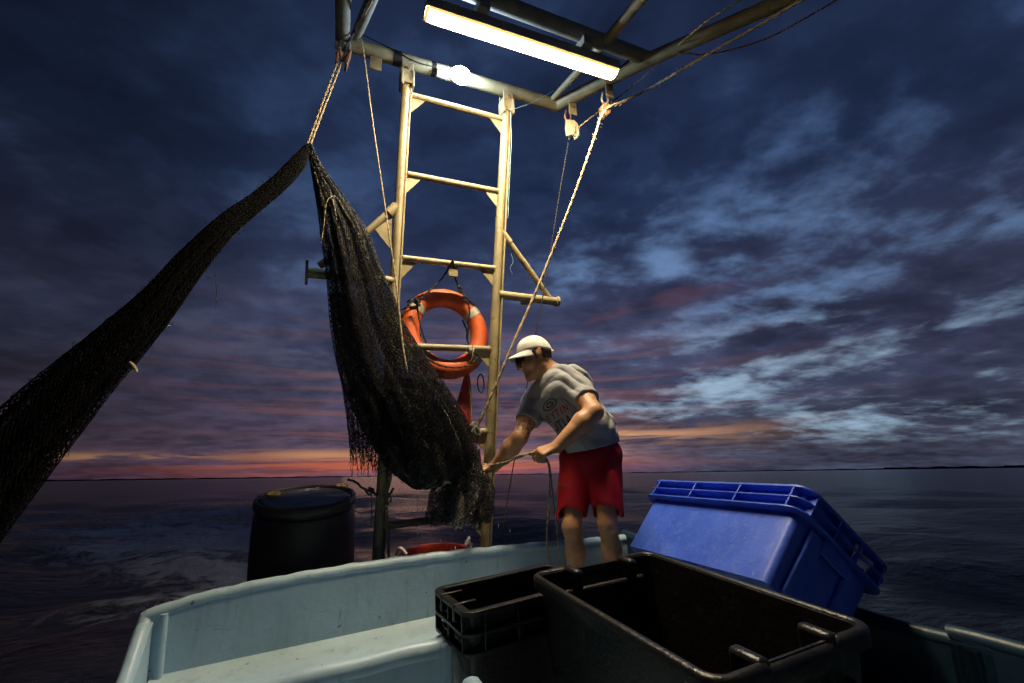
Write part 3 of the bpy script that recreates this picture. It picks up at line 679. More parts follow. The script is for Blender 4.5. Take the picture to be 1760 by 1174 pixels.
# the far leg of the trawl running down to the water
leg = [((522, 250), (534, 252)), ((506, 267), (524, 286)), ((471, 302), (492, 323)), ((431, 335), (454, 356)), ((397, 357), (421, 384)), ((366, 381), (394, 410)), ((310, 433), (348, 468)), ((249, 498), (297, 541)), ((185, 553), (245, 608)), ((124, 603), (193, 668)), ((60, 654), (145, 731)), ((-2, 709), (95, 796)), ((-60, 765), (36, 875)), ((-150, 850), (-60, 1010)), ((-300, 990), (-180, 1180))]
lv = list(np.linspace(2.66, 2.42, 15))
net2 = thing('trawl_net', 'long black net wing slanting down to the left edge', 'fishing net', pv(-60, 900, 2.45))
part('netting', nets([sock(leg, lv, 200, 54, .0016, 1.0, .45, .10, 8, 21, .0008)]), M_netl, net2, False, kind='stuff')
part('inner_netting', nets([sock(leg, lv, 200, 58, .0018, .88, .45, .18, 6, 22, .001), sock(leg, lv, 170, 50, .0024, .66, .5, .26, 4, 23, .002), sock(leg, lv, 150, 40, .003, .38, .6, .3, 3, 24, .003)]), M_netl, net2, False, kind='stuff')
A, Bq = [], []
for k in range(150):
    i = rr.integers(2, 12); f_ = rr.random(); top = rr.random() < .5
    e0, e1 = leg[i][0 if top else 1], leg[i + 1][0 if top else 1]
    b = pv(e0[0] + (e1[0] - e0[0]) * f_, e0[1] + (e1[1] - e0[1]) * f_, lv[i]); q = b + rr.normal(0, .008, 3)
    for _ in range(3):
        n_ = q + rr.normal(0, .006, 3) + np.array([0, 0, -.004]); A.append(q); Bq.append(n_); q = n_
part('frayed_ends', strands(np.array(A), np.array(Bq), .0013), M_net, net2, False, kind='stuff')
part('dangling_twine', rope([pv(369, 436, 2.55), pv(368, 460, 2.55), pv(372, 495, 2.55), pv(371, 530, 2.55)], .0016, n=5), M_roped, net2)
part('toggle', tube(spline([pv(222, 622, 2.46), pv(230, 630, 2.46), pv(235, 640, 2.46)], 8), [.004, .007, .008, .008, .008, .008, .007, .004], 10), M_rope, net2)
# ------------------------------------------------------------------ small mesh bag
mr, t, p = newmat('red_mesh_twine'); p.inputs['Base Color'].default_value = (.78, .13, .10, 1); p.inputs['Roughness'].default_value = .6
bagp = [((801, 638), (806, 638)), ((794, 662), (809, 662)), ((784, 700), (810, 700)), ((777, 735), (811, 735)), ((789, 760), (817, 765)), ((799, 790), (821, 795)), ((808, 815), (825, 818))]
bag = thing('mesh_bag', 'thin red mesh bag hanging below the life ring', 'mesh bag', pv(806, 818, 2.86))
part('mesh', nets([sock(bagp, [2.86] * 7, 120, 70, .00075, 1, .3, .14, 7, 31, .0006), sock(bagp, [2.86] * 7, 110, 60, .00075, .8, .3, .2, 5, 32, .0006)]), mr, bag, False, kind='stuff')
part('tie', rope([bw(.985, LV - .03, .545), bw(.98, LV - .03, .45), pv(804, 625, 2.80), pv(803, 645, 2.84), pv(808, 672, 2.82), pv(810, 720, 2.82)], .004), M_rope, bag)
part('tie_wrap', tube(bw(np.array([(.966, LV, .5125), (.998, LV, .512)])), .0245, 12), M_white, bag)
o = part('twine_end', rope([ringpt(math.radians(262), -1.5, .015), pv(762, 660, 2.79), pv(761, 685, 2.79)], .003), M_rope, ring_)

# ------------------------------------------------------------------ ropes and blocks
def rp(name, label, P, r, mat, **k):
    return tag(part(name, rope(P, r, **k), mat), label, 'rope')
# left block with the falls that hold the net up
blk = thing('pulley_block', 'dark rusty block at the left end of the aft pipe holding the net', 'pulley', pv(590, 115, 2.68))
for a_, b_ in (((580, 78), (576, 108)), ((601, 84), (592, 114))):
    d = nrm(pv(*b_, 2.67) - pv(*a_, 2.67)); s = BM[:, 1]; n_ = nrm(np.cross(d, s)); c0, c1 = pv(*a_, 2.66), pv(*b_, 2.66)
    part('cheek', prism([c0 + s * .0, c0 + s * .03, c0 + d * .03 + s * .05, c1 + s * .045, c1 + d * .01 + s * .015, c1 - s * .02, c0 + d * .03 - s * .03], n_ * .016), M_rust, blk, bevel=.004)
part('sheave', lathe([(.001, -.016), (.035, -.016), (.028, 0), (.035, .016), (.001, .016)], pv(589, 97, 2.675), BM[:, 0], 24), M_metald, blk)
part('shackle', tube(spline([pv(583, 85, 2.68), pv(585, 72, 2.69), pv(592, 68, 2.69), pv(600, 74, 2.69), pv(600, 86, 2.68)], 20), .010, 10), M_metald, blk)
part('pin', tube([pv(577, 92, 2.66), pv(600, 97, 2.66)], .009, 8), M_metald, blk)
rp('hoist_rope', 'left strand of the doubled tan rope above the net', [pv(581, 105, 2.66), pv(555, 175, 2.66), pv(529, 247, 2.655)], .0065, M_rope)
rp('hoist_rope', 'right strand of the doubled tan rope above the net', [pv(587, 108, 2.66), pv(560, 178, 2.66), pv(534, 247, 2.655)], .0065, M_rope)
rp('hoist_line', 'dark line crossing the pipes down to the left block', [pw(640, -20, 2.40), pv(613, 45, 2.6), pv(589, 90, 2.66)], .010, M_roped)
rp('tag_line', 'thin tan line running from the left pipe end down over the net', [pw(640, 0, 2.42), pv(618, 48, 2.66), pv(625, 90, 2.66), pv(642, 220, 2.62), pv(664, 370, 2.58), pv(681, 490, 2.54), pv(692, 590, 2.50), pv(700, 640, 2.49)], .0052, M_rope)
# right blocks
blk2 = thing('pulley_block', 'white open block hanging from the frame corner', 'pulley', pv(983, 245, 2.64))
part('shackle', tube(spline([pv(973, 190, 2.64), pv(971, 202, 2.63), pv(976, 208, 2.63), pv(981, 202, 2.64), pv(978, 190, 2.64)], 20), .007, 8), M_rust, blk2)
def plate(pts, v, th): return prism([pv(x, y, v) for x, y in pts], BM[:, 1] * th)
cheekp = [(971, 205), (979, 199), (986, 206), (990, 216), (988, 230), (983, 241), (977, 243), (972, 234), (970, 220)]
M_blk = paint('weathered_block_paint', (.33, .29, .19), .5, .2, (.10, .06, .03), .8, scale=40)
part('cheek', plate([(x if x > 975 else x + 2, y) for x, y in cheekp if y > 204 and y < 238], 2.615, .012), M_blk, blk2, bevel=.003)
part('cheek', plate([(x + 7, y + 6) for x, y in cheekp if y < 238], 2.665, .012), M_blk, blk2, bevel=.003)
part('sheave', lathe([(.001, -.014), (.040, -.014), (.030, 0), (.040, .014), (.001, .014)], pv(985, 229, 2.645), BM[:, 1], 26), M_metald, blk2)
part('snatch_horn', tube(spline([pv(986, 208, 2.63), pv(992, 218, 2.63), pv(993, 232, 2.63), pv(987, 240, 2.63)], 14), [.009] * 13 + [.005], 8), M_blk, blk2)
blk3 = thing('pulley_block', 'small rusty brown block where the thick rope turns', 'pulley', pv(1043, 200, 2.40))
part('cheek', prism([pv(x, y, 2.375) for x, y in [(1035, 180), (1043, 175), (1051, 182), (1050, 193), (1043, 200), (1036, 192)]], BM[:, 1] * .05), M_rust, blk3, bevel=.006)
part('shackle', tube(spline([pv(1036, 160, 2.40), pv(1034, 172, 2.38), pv(1040, 179, 2.38), pv(1045, 172, 2.39), pv(1042, 160, 2.40)], 18), .008, 8), M_metald, blk3)
thick = [pw(1400, -14, 2.42), pw(1300, 46, 2.42), pw(1200, 103, 2.40), pv(1120, 150, 2.26), pv(1070, 175, 2.34), pv(1047, 184, 2.37), pv(1032, 203, 2.37), pv(1022, 235, 2.38), pv(985, 340, 2.44), pv(930, 480, 2.52), pv(880, 595, 2.59), pv(840, 690, 2.66), pv(823, 728, 2.70), pv(819, 742, 2.735)]
tr_ = thing('thick_rope', 'thick frayed tan rope turning at the brown block down to a rung', 'rope', pv(819, 742, 2.735))
part('laid_rope', rope(thick, .0095), M_rope, tr_)
A, Bq = [], []; Q = spline(thick, 300)
for k in range(170):
    i = int(rr.integers(50, 165)) if rr.random() < .8 else int(rr.integers(0, 299)); q = Q[i] + rr.normal(0, .004, 3)
    for _ in range(2): n_ = q + rr.normal(0, .008, 3); A.append(q); Bq.append(n_); q = n_
part('frayed_fibres', strands(np.array(A), np.array(Bq), .0012), M_rope, tr_, False, kind='stuff')
kn = [bw(.985 + .03 * math.cos(k * 2.0) * (1 - k * .03), LV - .045 - .02 * math.sin(k * 1.3), .0 + .03 * math.sin(k * 2.0) + .004 * (k % 3) - .01) for k in range(14)]
part('knot', rope(kn, .0085), M_ropeg, tr_)
part('knot', rope([bw(.955, LV + .0, -.03), bw(.96, LV - .035, .03), bw(.99, LV - .03, .045), bw(1.01, LV - .035, -.02), bw(.995, LV - .03, -.075), bw(.97, LV - .03, -.06)], .008), M_ropeg, tr_)
rp('block_line', 'thin line from the white block up to the top right', [pw(1300, -16, 2.46), pw(1200, 48, 2.44), pv(1100, 138, 2.4), pv(1003, 212, 2.62), pv(990, 226, 2.64)], .0058, M_rope)
rp('fall_line', 'dark thin line falling behind the cap from the white block', [pv(977, 245, 2.65), pv(962, 330, 2.67), pv(940, 470, 2.69), pv(916, 600, 2.70), pv(893, 740, 2.70), pv(872, 860, 2.69), pv(859, 945, 2.62)], .0042, M_roped)
rp('power_cable', 'dark sagging cable at the top right of the frame', [pw(1480, -25, 2.5), pw(1390, 28, 2.46), pw(1320, 65, 2.44), pw(1255, 86, 2.44), pw(1205, 94, 2.44), pw(1180, 92, 2.46), pw(1150, 97, 2.50)], .0058, M_rust)
rp('pale_string', 'thin pale blue string drooping from the ladder top', [pv(952, 156, 2.70), pv(915, 176, 2.70), pv(888, 186, 2.71), pv(878, 190, 2.71), pv(879, 240, 2.71), pv(876, 300, 2.71), pv(873, 375, 2.71)], .0018, M_string, n=5)
rp('pale_string', 'short pale string dangling beside the ladder above the right arm', [pv(878, 435, 2.71), pv(882, 450, 2.71), pv(877, 460, 2.71), pv(881, 472, 2.71)], .0015, M_string, n=5)

# ------------------------------------------------------------------ barrel
M_drum = paint('black_drum_plastic', (.045, .038, .032), .45, .35, (.11, .072, .042), .75, scale=4, spec=.5, bump=.2, bscale=30)
M_bung = paint('yellowed_bung', (.38, .29, .13), .5, .2, (.1, .07, .04), .6, scale=40)
bt = pv(527, 851, 2.97); bax = nrm(BM[:, 2] - BM[:, 1] * .13 + BM[:, 0] * .01)
brl = thing('plastic_drum', 'big black plastic drum tied beside the ladder foot', 'drum', bt - bax * .86)
prof = [(.001, -.86), (.235, -.86), (.250, -.845), (.262, -.80), (.270, -.65), (.274, -.50), (.274, -.36), (.271, -.20), (.265, -.10), (.259, -.075), (.246, -.066), (.245, -.058), (.262, -.052), (.268, -.040), (.268, -.014), (.262, -.002), (.252, .0), (.244, -.006), (.240, -.022)]
part('body', lathe(prof, bt, bax, 64), M_drum, brl, True, 35)
lid = part('lid', lathe([(.2405, -.021), (.225, -.019), (.222, -.012), (.12, -.010), (.001, -.008)], bt, bax, 48), M_drum, brl, True, 35)
def onlid(x, y): # photo point on the lid plane
    r = ray(x, y); c = bt - bax * .01; return CAM + r * (((c - CAM) @ bax) / (r @ bax))
for q in ((471, 851), (588, 836)):
    c = onlid(*q); part('bung', lathe([(.036, -.004), (.036, .010), (.030, .014), (.022, .014), (.020, .006), (.001, .006)], c, bax, 24), M_bung, lid)
wsp = []
for k in range(9):
    x = rr.uniform(512, 552); c = onlid(x, 841 - (x - 530) * .09 + rr.normal(0, 1.6)); wsp.append(lathe([(rr.uniform(.005, .013), .0008), (.001, .0016)], c + bax * .001, bax, 9))
part('water_puddle', join(wsp), flat('wet_pale_print', (.45, .45, .46), .15), lid, kind='stuff')
tie = thing('tie_rope', 'grey rope lashing the black drum to the ladder rail', 'rope', pv(655, 850, 2.70))
part('lashing', rope([pv(598, 824, 2.90), pv(612, 829, 2.86), pv(622, 838, 2.82), pv(640, 846, 2.75), pv(652, 852, 2.715), pv(668, 851, 2.73), pv(676, 840, 2.80)], .0075), M_ropeg, tie)
part('lashing', rope([pv(627, 841, 2.80), pv(634, 850, 2.78), pv(642, 842, 2.76), pv(634, 839, 2.77), pv(648, 851, 2.72)], .0065), M_ropeg, tie)
part('lashing', rope([pv(666, 822, 2.72), pv(672, 812, 2.72), pv(670, 832, 2.71), pv(664, 848, 2.715), pv(672, 858, 2.715), pv(664, 870, 2.715), pv(652, 880, 2.715)], .0065), M_ropeg, tie)
part('loose_end', rope([pv(638, 848, 2.74), pv(639, 870, 2.74), pv(638, 905, 2.74)], .003), M_ropeg, tie)
part('rail_wrap', rope([pv(664, 868, 2.715), pv(667, 905, 2.715), pv(668, 945, 2.715), pv(669, 990, 2.715)], .0085), M_rope, tie)

# ------------------------------------------------------------------ basket behind the transom
M_red = paint('red_basket_plastic', (.52, .060, .028), .45, .12, (.2, .03, .02), .4)
bk = thing('round_basket', 'round red basket with white handles just behind the transom', 'basket', bw(.815, 3.08, -1.2))
rw = -.728
part('bowl', lathe([(.001, -.44), (.165, -.44), (.175, -.42), (.205, -.05), (.208, -.03), (.232, -.028), (.235, -.012), (.228, .0), (.205, -.002), (.198, -.03), (.165, -.40), (.001, -.405)], bw(.815, 3.08, rw - .03), BM[:, 2], 48), M_red, bk, True, 35)
for sg in (-1, 1):
    c = np.array([.815 + sg * .222, 3.07, rw - .03]); part('handle', tube(spline([bw(c + [-sg * .03, -.035, .02]), bw(c + [sg * .0, -.02, .055]), bw(c + [sg * .012, .02, .04]), bw(c + [sg * .03, .04, -.02])], 14), .011, 8), M_white, bk)

# ------------------------------------------------------------------ tubs
def perim(Wd, L, r, off, nc=5, ns=14):
    hx, hy, r2 = Wd / 2 + off, L / 2 + off, r + off; P = []
    cs = [(hx - r2, hy - r2, 0), (-hx + r2, hy - r2, 90), (-hx + r2, -hy + r2, 180), (hx - r2, -hy + r2, 270)]
    for k in range(4):
        x, y, a0 = cs[k]
        for q in np.linspace(0, 90, nc): P.append((x + r2 * math.cos(math.radians(a0 + q)), y + r2 * math.sin(math.radians(a0 + q))))
        x2, y2, a2 = cs[(k + 1) % 4]; e = (x2 + r2 * math.cos(math.radians(a2)), y2 + r2 * math.sin(math.radians(a2))); s0 = P[-1]
        for q in np.linspace(0, 1, ns + 2)[1:-1]: P.append((s0[0] + (e[0] - s0[0]) * q, s0[1] + (e[1] - s0[1]) * q))
    return np.array(P)
def ringstrip(levels, fm, closed=False):
    """levels: list of (n,3) loops"""
    n = len(levels[0]); V = fm(np.concatenate(levels)); m = len(levels)
    Fs = [(i * n + j, i * n + (j + 1) % n, ((i + 1) % m) * n + (j + 1) % n, ((i + 1) % m) * n + j) for i in range(m if closed else m - 1) for j in range(n)]
    return V, Fs
def lvl(Pm, z): return np.c_[Pm, np.full(len(Pm), z) if np.ndim(z) == 0 else z]
def tub_shell(Wd, L, H, taper, r, th, fm, notch=None, zt=0.0):
    po = perim(Wd, L, r, 0); pi = perim(Wd, L, r, -th); sc = np.array([1 - 2 * taper / Wd, 1 - 2 * taper / L])
    z = np.full(len(po), zt)
    if notch: z = np.where((np.abs(po[:, 0]) < notch[0]) & (np.abs(np.abs(po[:, 1]) - L / 2) < .01), zt - notch[1], zt)
    lv_ = [lvl(pi * sc, -H + th), lvl(pi, z), lvl(po, z), lvl(po * sc, -H)]
    V, Fs = ringstrip(lv_, fm); n = len(po)
    Fs += [tuple(range(n)), tuple(range(3 * n, 4 * n))[::-1]]
    return V, Fs
def ringplate(Wd, L, r, o0, o1, z0, z1, fm):
    return ringstrip([lvl(perim(Wd, L, r, o0), z0), lvl(perim(Wd, L, r, o1), z0), lvl(perim(Wd, L, r, o1), z1), lvl(perim(Wd, L, r, o0), z1)], fm, True)
M_black = paint('wet_black_tub_plastic', (.010, .0095, .009), .34, .3, (.040, .030, .020), .7, scale=11, spec=.5, bump=.25, bscale=70)
# --- large open black tub
def fm1(P): return bw(np.asarray(P) + np.array([1.022, 1.157, -.512]))
Wd, L, H = .50, .78, .545
tb = thing('open_tub', 'large open black plastic tub nearest the viewer', 'tub', fm1(np.array([[0, 0, -H]]))[0])
part('shell', tub_shell(Wd, L, H, .035, .035, .007, fm1), M_black, tb, True, 45)
pm = perim(Wd, L, .035, .008, 6, 40)
zz = np.where((np.abs(pm[:, 0]) < .112) & (np.abs(np.abs(pm[:, 1]) - L / 2) < .03), -.012, 0.0)
inn = np.where((np.abs(pm[:, 0]) < .112) & (np.abs(np.abs(pm[:, 1]) - L / 2) < .03), .004, 0)
Pr = np.c_[pm[:, 0], pm[:, 1] - np.sign(pm[:, 1]) * inn, zz]; Pr = np.vstack([Pr, Pr[:1]])
prf = [(-.014, -.004), (-.011, .005), (-.004, .009), (.006, .008), (.013, .003), (.015, -.008), (.014, -.034), (.008, -.036), (.004, -.010), (-.008, -.010)]
T = np.roll(pm, -1, 0) - np.roll(pm, 1, 0); T /= np.linalg.norm(T, axis=1)[:, None]; Nn = np.c_[T[:, 1], -T[:, 0]]
lv_ = [np.c_[Pr[:-1, :2] + Nn * o_, Pr[:-1, 2] + q] for o_, q in prf]
part('rim', ringstrip(lv_, fm1, True), M_black, tb, True, 50)
for sy in (-1, 1):
    for sx in (-1, 1):
        part('handle_post', hexa((sx * .118 - .017, min(sy * (L / 2 - .075), sy * (L / 2 + .012)), -.055), (sx * .118 + .017, max(sy * (L / 2 - .075), sy * (L / 2 + .012)), .014), fm1), M_black, tb, bevel=.011)
    part('handle_bar', tube(fm1(np.array([(-.175, sy * (L / 2 - .045), -.062), (.175, sy * (L / 2 - .045), -.062)])), .012, 10), M_black, tb)
    for k in range(7):
        x = -.15 + k * .05; y0 = sy * (L / 2 + .002)
        part('rib', hexa8(fm1(np.array([(x + a, y0 + sy * b - sy * .035 * (0 if z > -.3 else 1), z) for a in (-.006, .006) for b in (-.004, .022) for z in (-.46, -.085)]))), M_black, tb, bevel=.003)
# --- smaller black crate behind it
ca = .087; RZ = np.array([[math.cos(ca), -math.sin(ca), 0], [math.sin(ca), math.cos(ca), 0], [0, 0, 1]])
Wd, L, H = .50, .27, .46
def fm2(P): return bw(np.asarray(P) @ RZ.T + np.array([.775, 1.755, -.600]))
tb2 = thing('open_crate', 'smaller black plastic crate with ribbed rim behind the large tub', 'crate', fm2(np.array([[0, 0, -H]]))[0])
part('shell', tub_shell(Wd, L, H, .02, .02, .006, fm2), M_black, tb2, True, 45)
for z0, z1 in ((-.012, .003), (-.075, -.063), (-.135, -.122)):
    part('rim_rib', ringplate(Wd, L, .02, -.001, .026, z0, z1, fm2), M_black, tb2, True, 45, bevel=.002)
for sx in (-1, 1):
    for y in (-.06, .06):
        part('handle_post', hexa((min(sx * (Wd / 2 - .06), sx * (Wd / 2 + .028)), y - .008, -.05), (max(sx * (Wd / 2 - .06), sx * (Wd / 2 + .028)), y + .008, .008), fm2), M_black, tb2, bevel=.004)
    for y in (-.125, .0, .125):
        part('divider', hexa((min(sx * (Wd / 2), sx * (Wd / 2 + .024)), y - .004, -.125), (max(sx * (Wd / 2), sx * (Wd / 2 + .024)), y + .004, -.005), fm2), M_black, tb2, bevel=.002)
for sy in (-1, 1):
    for x in (-.2, -.07, .07, .2):
        part('divider', hexa((x - .004, min(sy * L / 2, sy * (L / 2 + .024)), -.125), (x + .004, max(sy * L / 2, sy * (L / 2 + .024)), -.005), fm2), M_black, tb2, bevel=.002)
# --- blue tub tipped against the gunwale
mb, t, p = newmat('scuffed_blue_plastic')
g = t.nodes.new('ShaderNodeNewGeometry'); pos = g.outputs['Position']
a_ = noise(t, pos, 5, 6, .6, .5); b_ = noise(t, pos, 26, 8, .7, 1.2); sxx = t.nodes.new('ShaderNodeSeparateXYZ'); t.links.new(pos, sxx.inputs[0])
sx_, sy_, sz_ = (S(t, sxx.outputs[i]) for i in range(3)); c_ = noise(t, vec(t, sx_ * 4 + sz_ * 30, sy_ * 4 - sx_ * 20, sz_ * 6), 4, 6, .7, .6)
c = mixc(t, a_.step(.3, .7), (.034, .095, .60), (.055, .135, .72))
c = mixc(t, b_.step(.50, .74) * .6, c, (.15, .24, .62)); c = mixc(t, c_.step(.63, .71) * .5, c, (.36, .43, .68)); d_ = noise(t, pos, 60, 2, .5); c = mixc(t, d_.step(.74, .80) * .7, c, (.03, .04, .10))
t.links.new(c, p.inputs['Base Color']); t.links.new((b_ * .4 + .22).s, p.inputs['Roughness'])
bb = t.nodes.new('ShaderNodeBump'); bb.inputs['Strength'].default_value = .2; bb.inputs['Distance'].default_value = .01; t.links.new(b_.s, bb.inputs['Height']); t.links.new(bb.outputs[0], p.inputs['Normal'])
M_blue = mb
RB = rot(-.745, .015, -1.22); RBx = np.stack([RB[:, 1], -RB[:, 0], RB[:, 2]], 1); OB = CAM + (np.array([.975, 2.014, 1.162]) - CAM) * 1.12
Wd, L, H, HF, AF = .484 - .072, .936 - .072, .379, .098, .036
def fm3(P): return np.asarray(P) @ RBx.T + OB
tb3 = thing('blue_tub', 'blue ribbed plastic tub tipped on its side against the gunwale', 'tub', fm3(np.array([[0, 0, -H]]))[0])
part('shell', tub_shell(Wd, L, H, .014, .03, .006, fm3), M_blue, tb3, True, 45)
for z0, z1 in ((-.006, .004), (-.052, -.046), (-HF, -HF + .007)):
    part('rim_rib', ringplate(Wd, L, .03, -.001, AF, z0, z1, fm3), M_blue, tb3, True, 45, bevel=.0015)
for sx in (-1, 1):
    for y in (-.40, -.145, .125, .40):
        part('divider', hexa((min(sx * Wd / 2, sx * (Wd / 2 + AF - .002)), y - .004, -HF + .004), (max(sx * Wd / 2, sx * (Wd / 2 + AF - .002)), y + .004, -.003), fm3), M_blue, tb3, bevel=.0015)
for sy in (-1, 1):
    for x in (-.185, -.06, .06, .185):
        part('divider', hexa((x - .004, min(sy * L / 2, sy * (L / 2 + AF - .002)), -HF + .004), (x + .004, max(sy * L / 2, sy * (L / 2 + AF - .002)), -.003), fm3), M_blue, tb3, bevel=.0015)
    for x in (-.10, .10):
        part('corrugation', hexa8(fm3(np.array([(x + a, sy * (L / 2 - (.002 if z > -.2 else .013)) + sy * b, z) for a in (-.038, .038) for b in (-.004, .016) for z in (-H + .01, -HF - .01)]))), M_blue, tb3, bevel=.012)
    part('handle_grip', hexa((-.075, min(sy * (L / 2 + .006), sy * (L / 2 + .016)), -HF - .06), (.075, max(sy * (L / 2 + .006), sy * (L / 2 + .016)), -HF), fm3), M_blue, tb3, bevel=.004)
# wet plastic scrap caught under the rim at the near end
yq = -L / 2 - .012
sc_ = [];
for i in range(7):
    for j in range(4): sc_.append((.045 + i * .016 + rr.normal(0, .003), yq - .010 * math.sin(i * 1.3 + j) - .006, -HF + .075 - j * .02 + rr.normal(0, .003)))
sc_ = fm3(np.array(sc_)); Fs = [(i * 4 + j, (i + 1) * 4 + j, (i + 1) * 4 + j + 1, i * 4 + j + 1) for i in range(6) for j in range(3)]
o = part('plastic_scrap', (sc_, Fs), paint('white_wet_film', (.7, .7, .72), .15, .05), None)
o.modifiers.new('thick', 'SOLIDIFY').thickness = .002
tag(o, 'crumpled white plastic scrap caught under the rim of the blue tub', 'plastic')

# ------------------------------------------------------------------ water dripping from the net
md_, t, p = newmat('water_drop'); p.inputs['Base Color'].default_value = (.75, .78, .8, 1); p.inputs['Roughness'].default_value = .08; p.inputs['Transmission Weight'].default_value = .35
dr = []
for k in range(95):
    x = rr.normal(790, 30) if rr.random() < .8 else rr.normal(728, 10); y = rr.uniform(850, 945) if x > 755 else rr.uniform(845, 925)
    s = rr.uniform(.0014, .0032); dr.append(ellipsoid(pv(x, y, 2.6 + rr.normal(0, .05)), (s, s, s * rr.uniform(1.2, 5)), None, 6, 5))
for k in range(12):
    s = rr.uniform(.006, .014); dr.append(ellipsoid(pv(rr.uniform(772, 805), rr.uniform(884, 902), 2.54), (s * 1.4, s, s * .7), rot(*rr.uniform(-1, 1, 3)), 8, 5))
o = part('water_drops', join(dr), md_, None); o['kind'] = 'stuff'
tag(o, 'drops of sea water falling from the end of the net', 'water drops')
# ------------------------------------------------------------------ person: implicit surfaces turned into one mesh each
class RC:                                   # round cone
    def __init__(s, a, b, ra, rb, k=.03): s.a, s.b, s.ra, s.rb, s.k = np.asarray(a, float), np.asarray(b, float), ra, rb, k
    def __call__(s, P):
        ba = s.b - s.a; t = np.clip((P - s.a) @ ba / (ba @ ba), 0, 1)
        return np.linalg.norm(P - s.a - t[:, None] * ba, axis=1) - (s.ra + (s.rb - s.ra) * t)
class EL:                                   # ellipsoid with frame M (columns)
    def __init__(s, c, r, M=np.eye(3), k=.03): s.c, s.r, s.M, s.k = np.asarray(c, float), np.asarray(r, float), np.asarray(M), k
    def __call__(s, P):
        q = (P - s.c) @ s.M; k0 = np.linalg.norm(q / s.r, axis=1); k1 = np.linalg.norm(q / s.r ** 2, axis=1)
        return k0 * (k0 - 1.0) / np.maximum(k1, 1e-6)
def field(prims, post=None):
    def f(P, use=None):
        d = None
        for i, pr in enumerate(prims):
            if use is not None and not use[i]: continue
            e = pr(P)
            if d is None: d = e
            else:
                h = np.clip(.5 + .5 * (d - e) / pr.k, 0, 1); d = d * (1 - h) + e * h - pr.k * h * (1 - h)
        if d is None: d = np.full(len(P), .5)
        return post(P, d) if post else d
    return f
def mesh_sdf(prims, h, lo, hi, post=None, slack=.03, smooth=1):
    lo, hi = np.asarray(lo), np.asarray(hi); NB = 14
    n = (np.ceil((hi - lo) / h / NB).astype(int)) * NB + 1
    F = np.full(n, .5, np.float32); f = field(prims, post)
    nb = (n - 1) // NB; I = np.stack(np.meshgrid(*[np.arange(k) for k in nb], indexing='ij'), -1).reshape(-1, 3)
    cen = lo + (I * NB + NB / 2) * h; rad_ = NB * h * .5 * 1.733
    D = np.stack([pr(cen) for pr in prims], 1); act = D.min(1) < rad_ + slack
    loc = np.stack(np.meshgrid(*[np.arange(NB + 1)] * 3, indexing='ij'), -1).reshape(-1, 3)
    for b in np.nonzero(act)[0]:
        use = D[b] < rad_ + slack + .05
        i0 = I[b] * NB; F[i0[0]:i0[0] + NB + 1, i0[1]:i0[1] + NB + 1, i0[2]:i0[2] + NB + 1] = f(lo + (i0 + loc) * h, use).reshape(NB + 1, NB + 1, NB + 1)
    sg = F < 0; c = np.zeros(n - 1, np.int8)
    offs = [(i, j, k) for i in (0, 1) for j in (0, 1) for k in (0, 1)]
    for i, j, k in offs: c += sg[i:n[0] - 1 + i, j:n[1] - 1 + j, k:n[2] - 1 + k]
    A = np.argwhere((c > 0) & (c < 8)); idx = np.full(n - 1, -1, np.int64); idx[tuple(A.T)] = np.arange(len(A))
    ps = np.zeros((len(A), 3)); ct = np.zeros(len(A))
    for a in range(8):
        for b in range(a + 1, 8):
            oa, ob = np.array(offs[a]), np.array(offs[b])
            if np.abs(oa - ob).sum() != 1: continue
            fa, fb = F[tuple((A + oa).T)], F[tuple((A + ob).T)]; m = (fa < 0) != (fb < 0)
            t = (fa[m] / (fa[m] - fb[m]))[:, None]; ps[m] += oa + t * (ob - oa); ct[m] += 1
    V = lo + (A + ps / ct[:, None]) * h; Q = []
    for ax_ in range(3):
        o1, o2 = [(1, 2), (2, 0), (0, 1)][ax_]; s0 = [slice(1, k - 1) for k in n]; s1 = list(s0); s0[ax_] = slice(0, n[ax_] - 1); s1[ax_] = slice(1, n[ax_])
        a, b = sg[tuple(s0)], sg[tuple(s1)]; E_ = np.argwhere(a != b); base = E_ + 1; base[:, ax_] -= 1
        inside = a[tuple(E_.T)]; e1 = np.eye(3, dtype=int)[o1]; e2 = np.eye(3, dtype=int)[o2]
        q = np.stack([idx[tuple((base - e1 - e2).T)], idx[tuple((base - e2).T)], idx[tuple(base.T)], idx[tuple((base - e1).T)]], 1)
        q[~inside] = q[~inside][:, ::-1]; Q.append(q)
    Q = np.concatenate(Q); Q = Q[(Q >= 0).all(1)]
    for _ in range(smooth):
        acc = np.zeros_like(V); cn = np.zeros(len(V))
        for k in range(4):
            np.add.at(acc, Q[:, k], V[Q[:, (k + 1) % 4]]); np.add.at(acc, Q[:, (k + 1) % 4], V[Q[:, k]]); np.add.at(cn, Q[:, k], 1); np.add.at(cn, Q[:, (k + 1) % 4], 1)
        V = V * .5 + .5 * acc / np.maximum(cn, 1)[:, None]
    return V, Q
FLOOR = lambda p: bw(np.array([*toboat(p)[:2], -1.062]))[2]
J = {}
J['rkn'], J['lkn'] = at(983, 906, 2.66), at(1044, 900, 2.60)
J['ran'] = J['rkn'] + np.array([.012, .04, -.43]); J['lan'] = J['lkn'] + np.array([.03, .05, -.43])
for k in ('ran', 'lan'): J[k][2] = FLOOR(J[k]) + .085
J['rhip'], J['lhip'] = at(990, 790, 2.76), at(1038, 785, 2.68)
J['pel'] = at(1016, 772, 2.73)
J['wst'] = at(1010, 742, 2.72); J['chest'] = at(975, 690, 2.69); J['uch'] = at(958, 664, 2.69); J['c7'] = at(958, 646, 2.70)
J['rsh'], J['lsh'] = at(922, 688, 2.81), at(988, 660, 2.57)
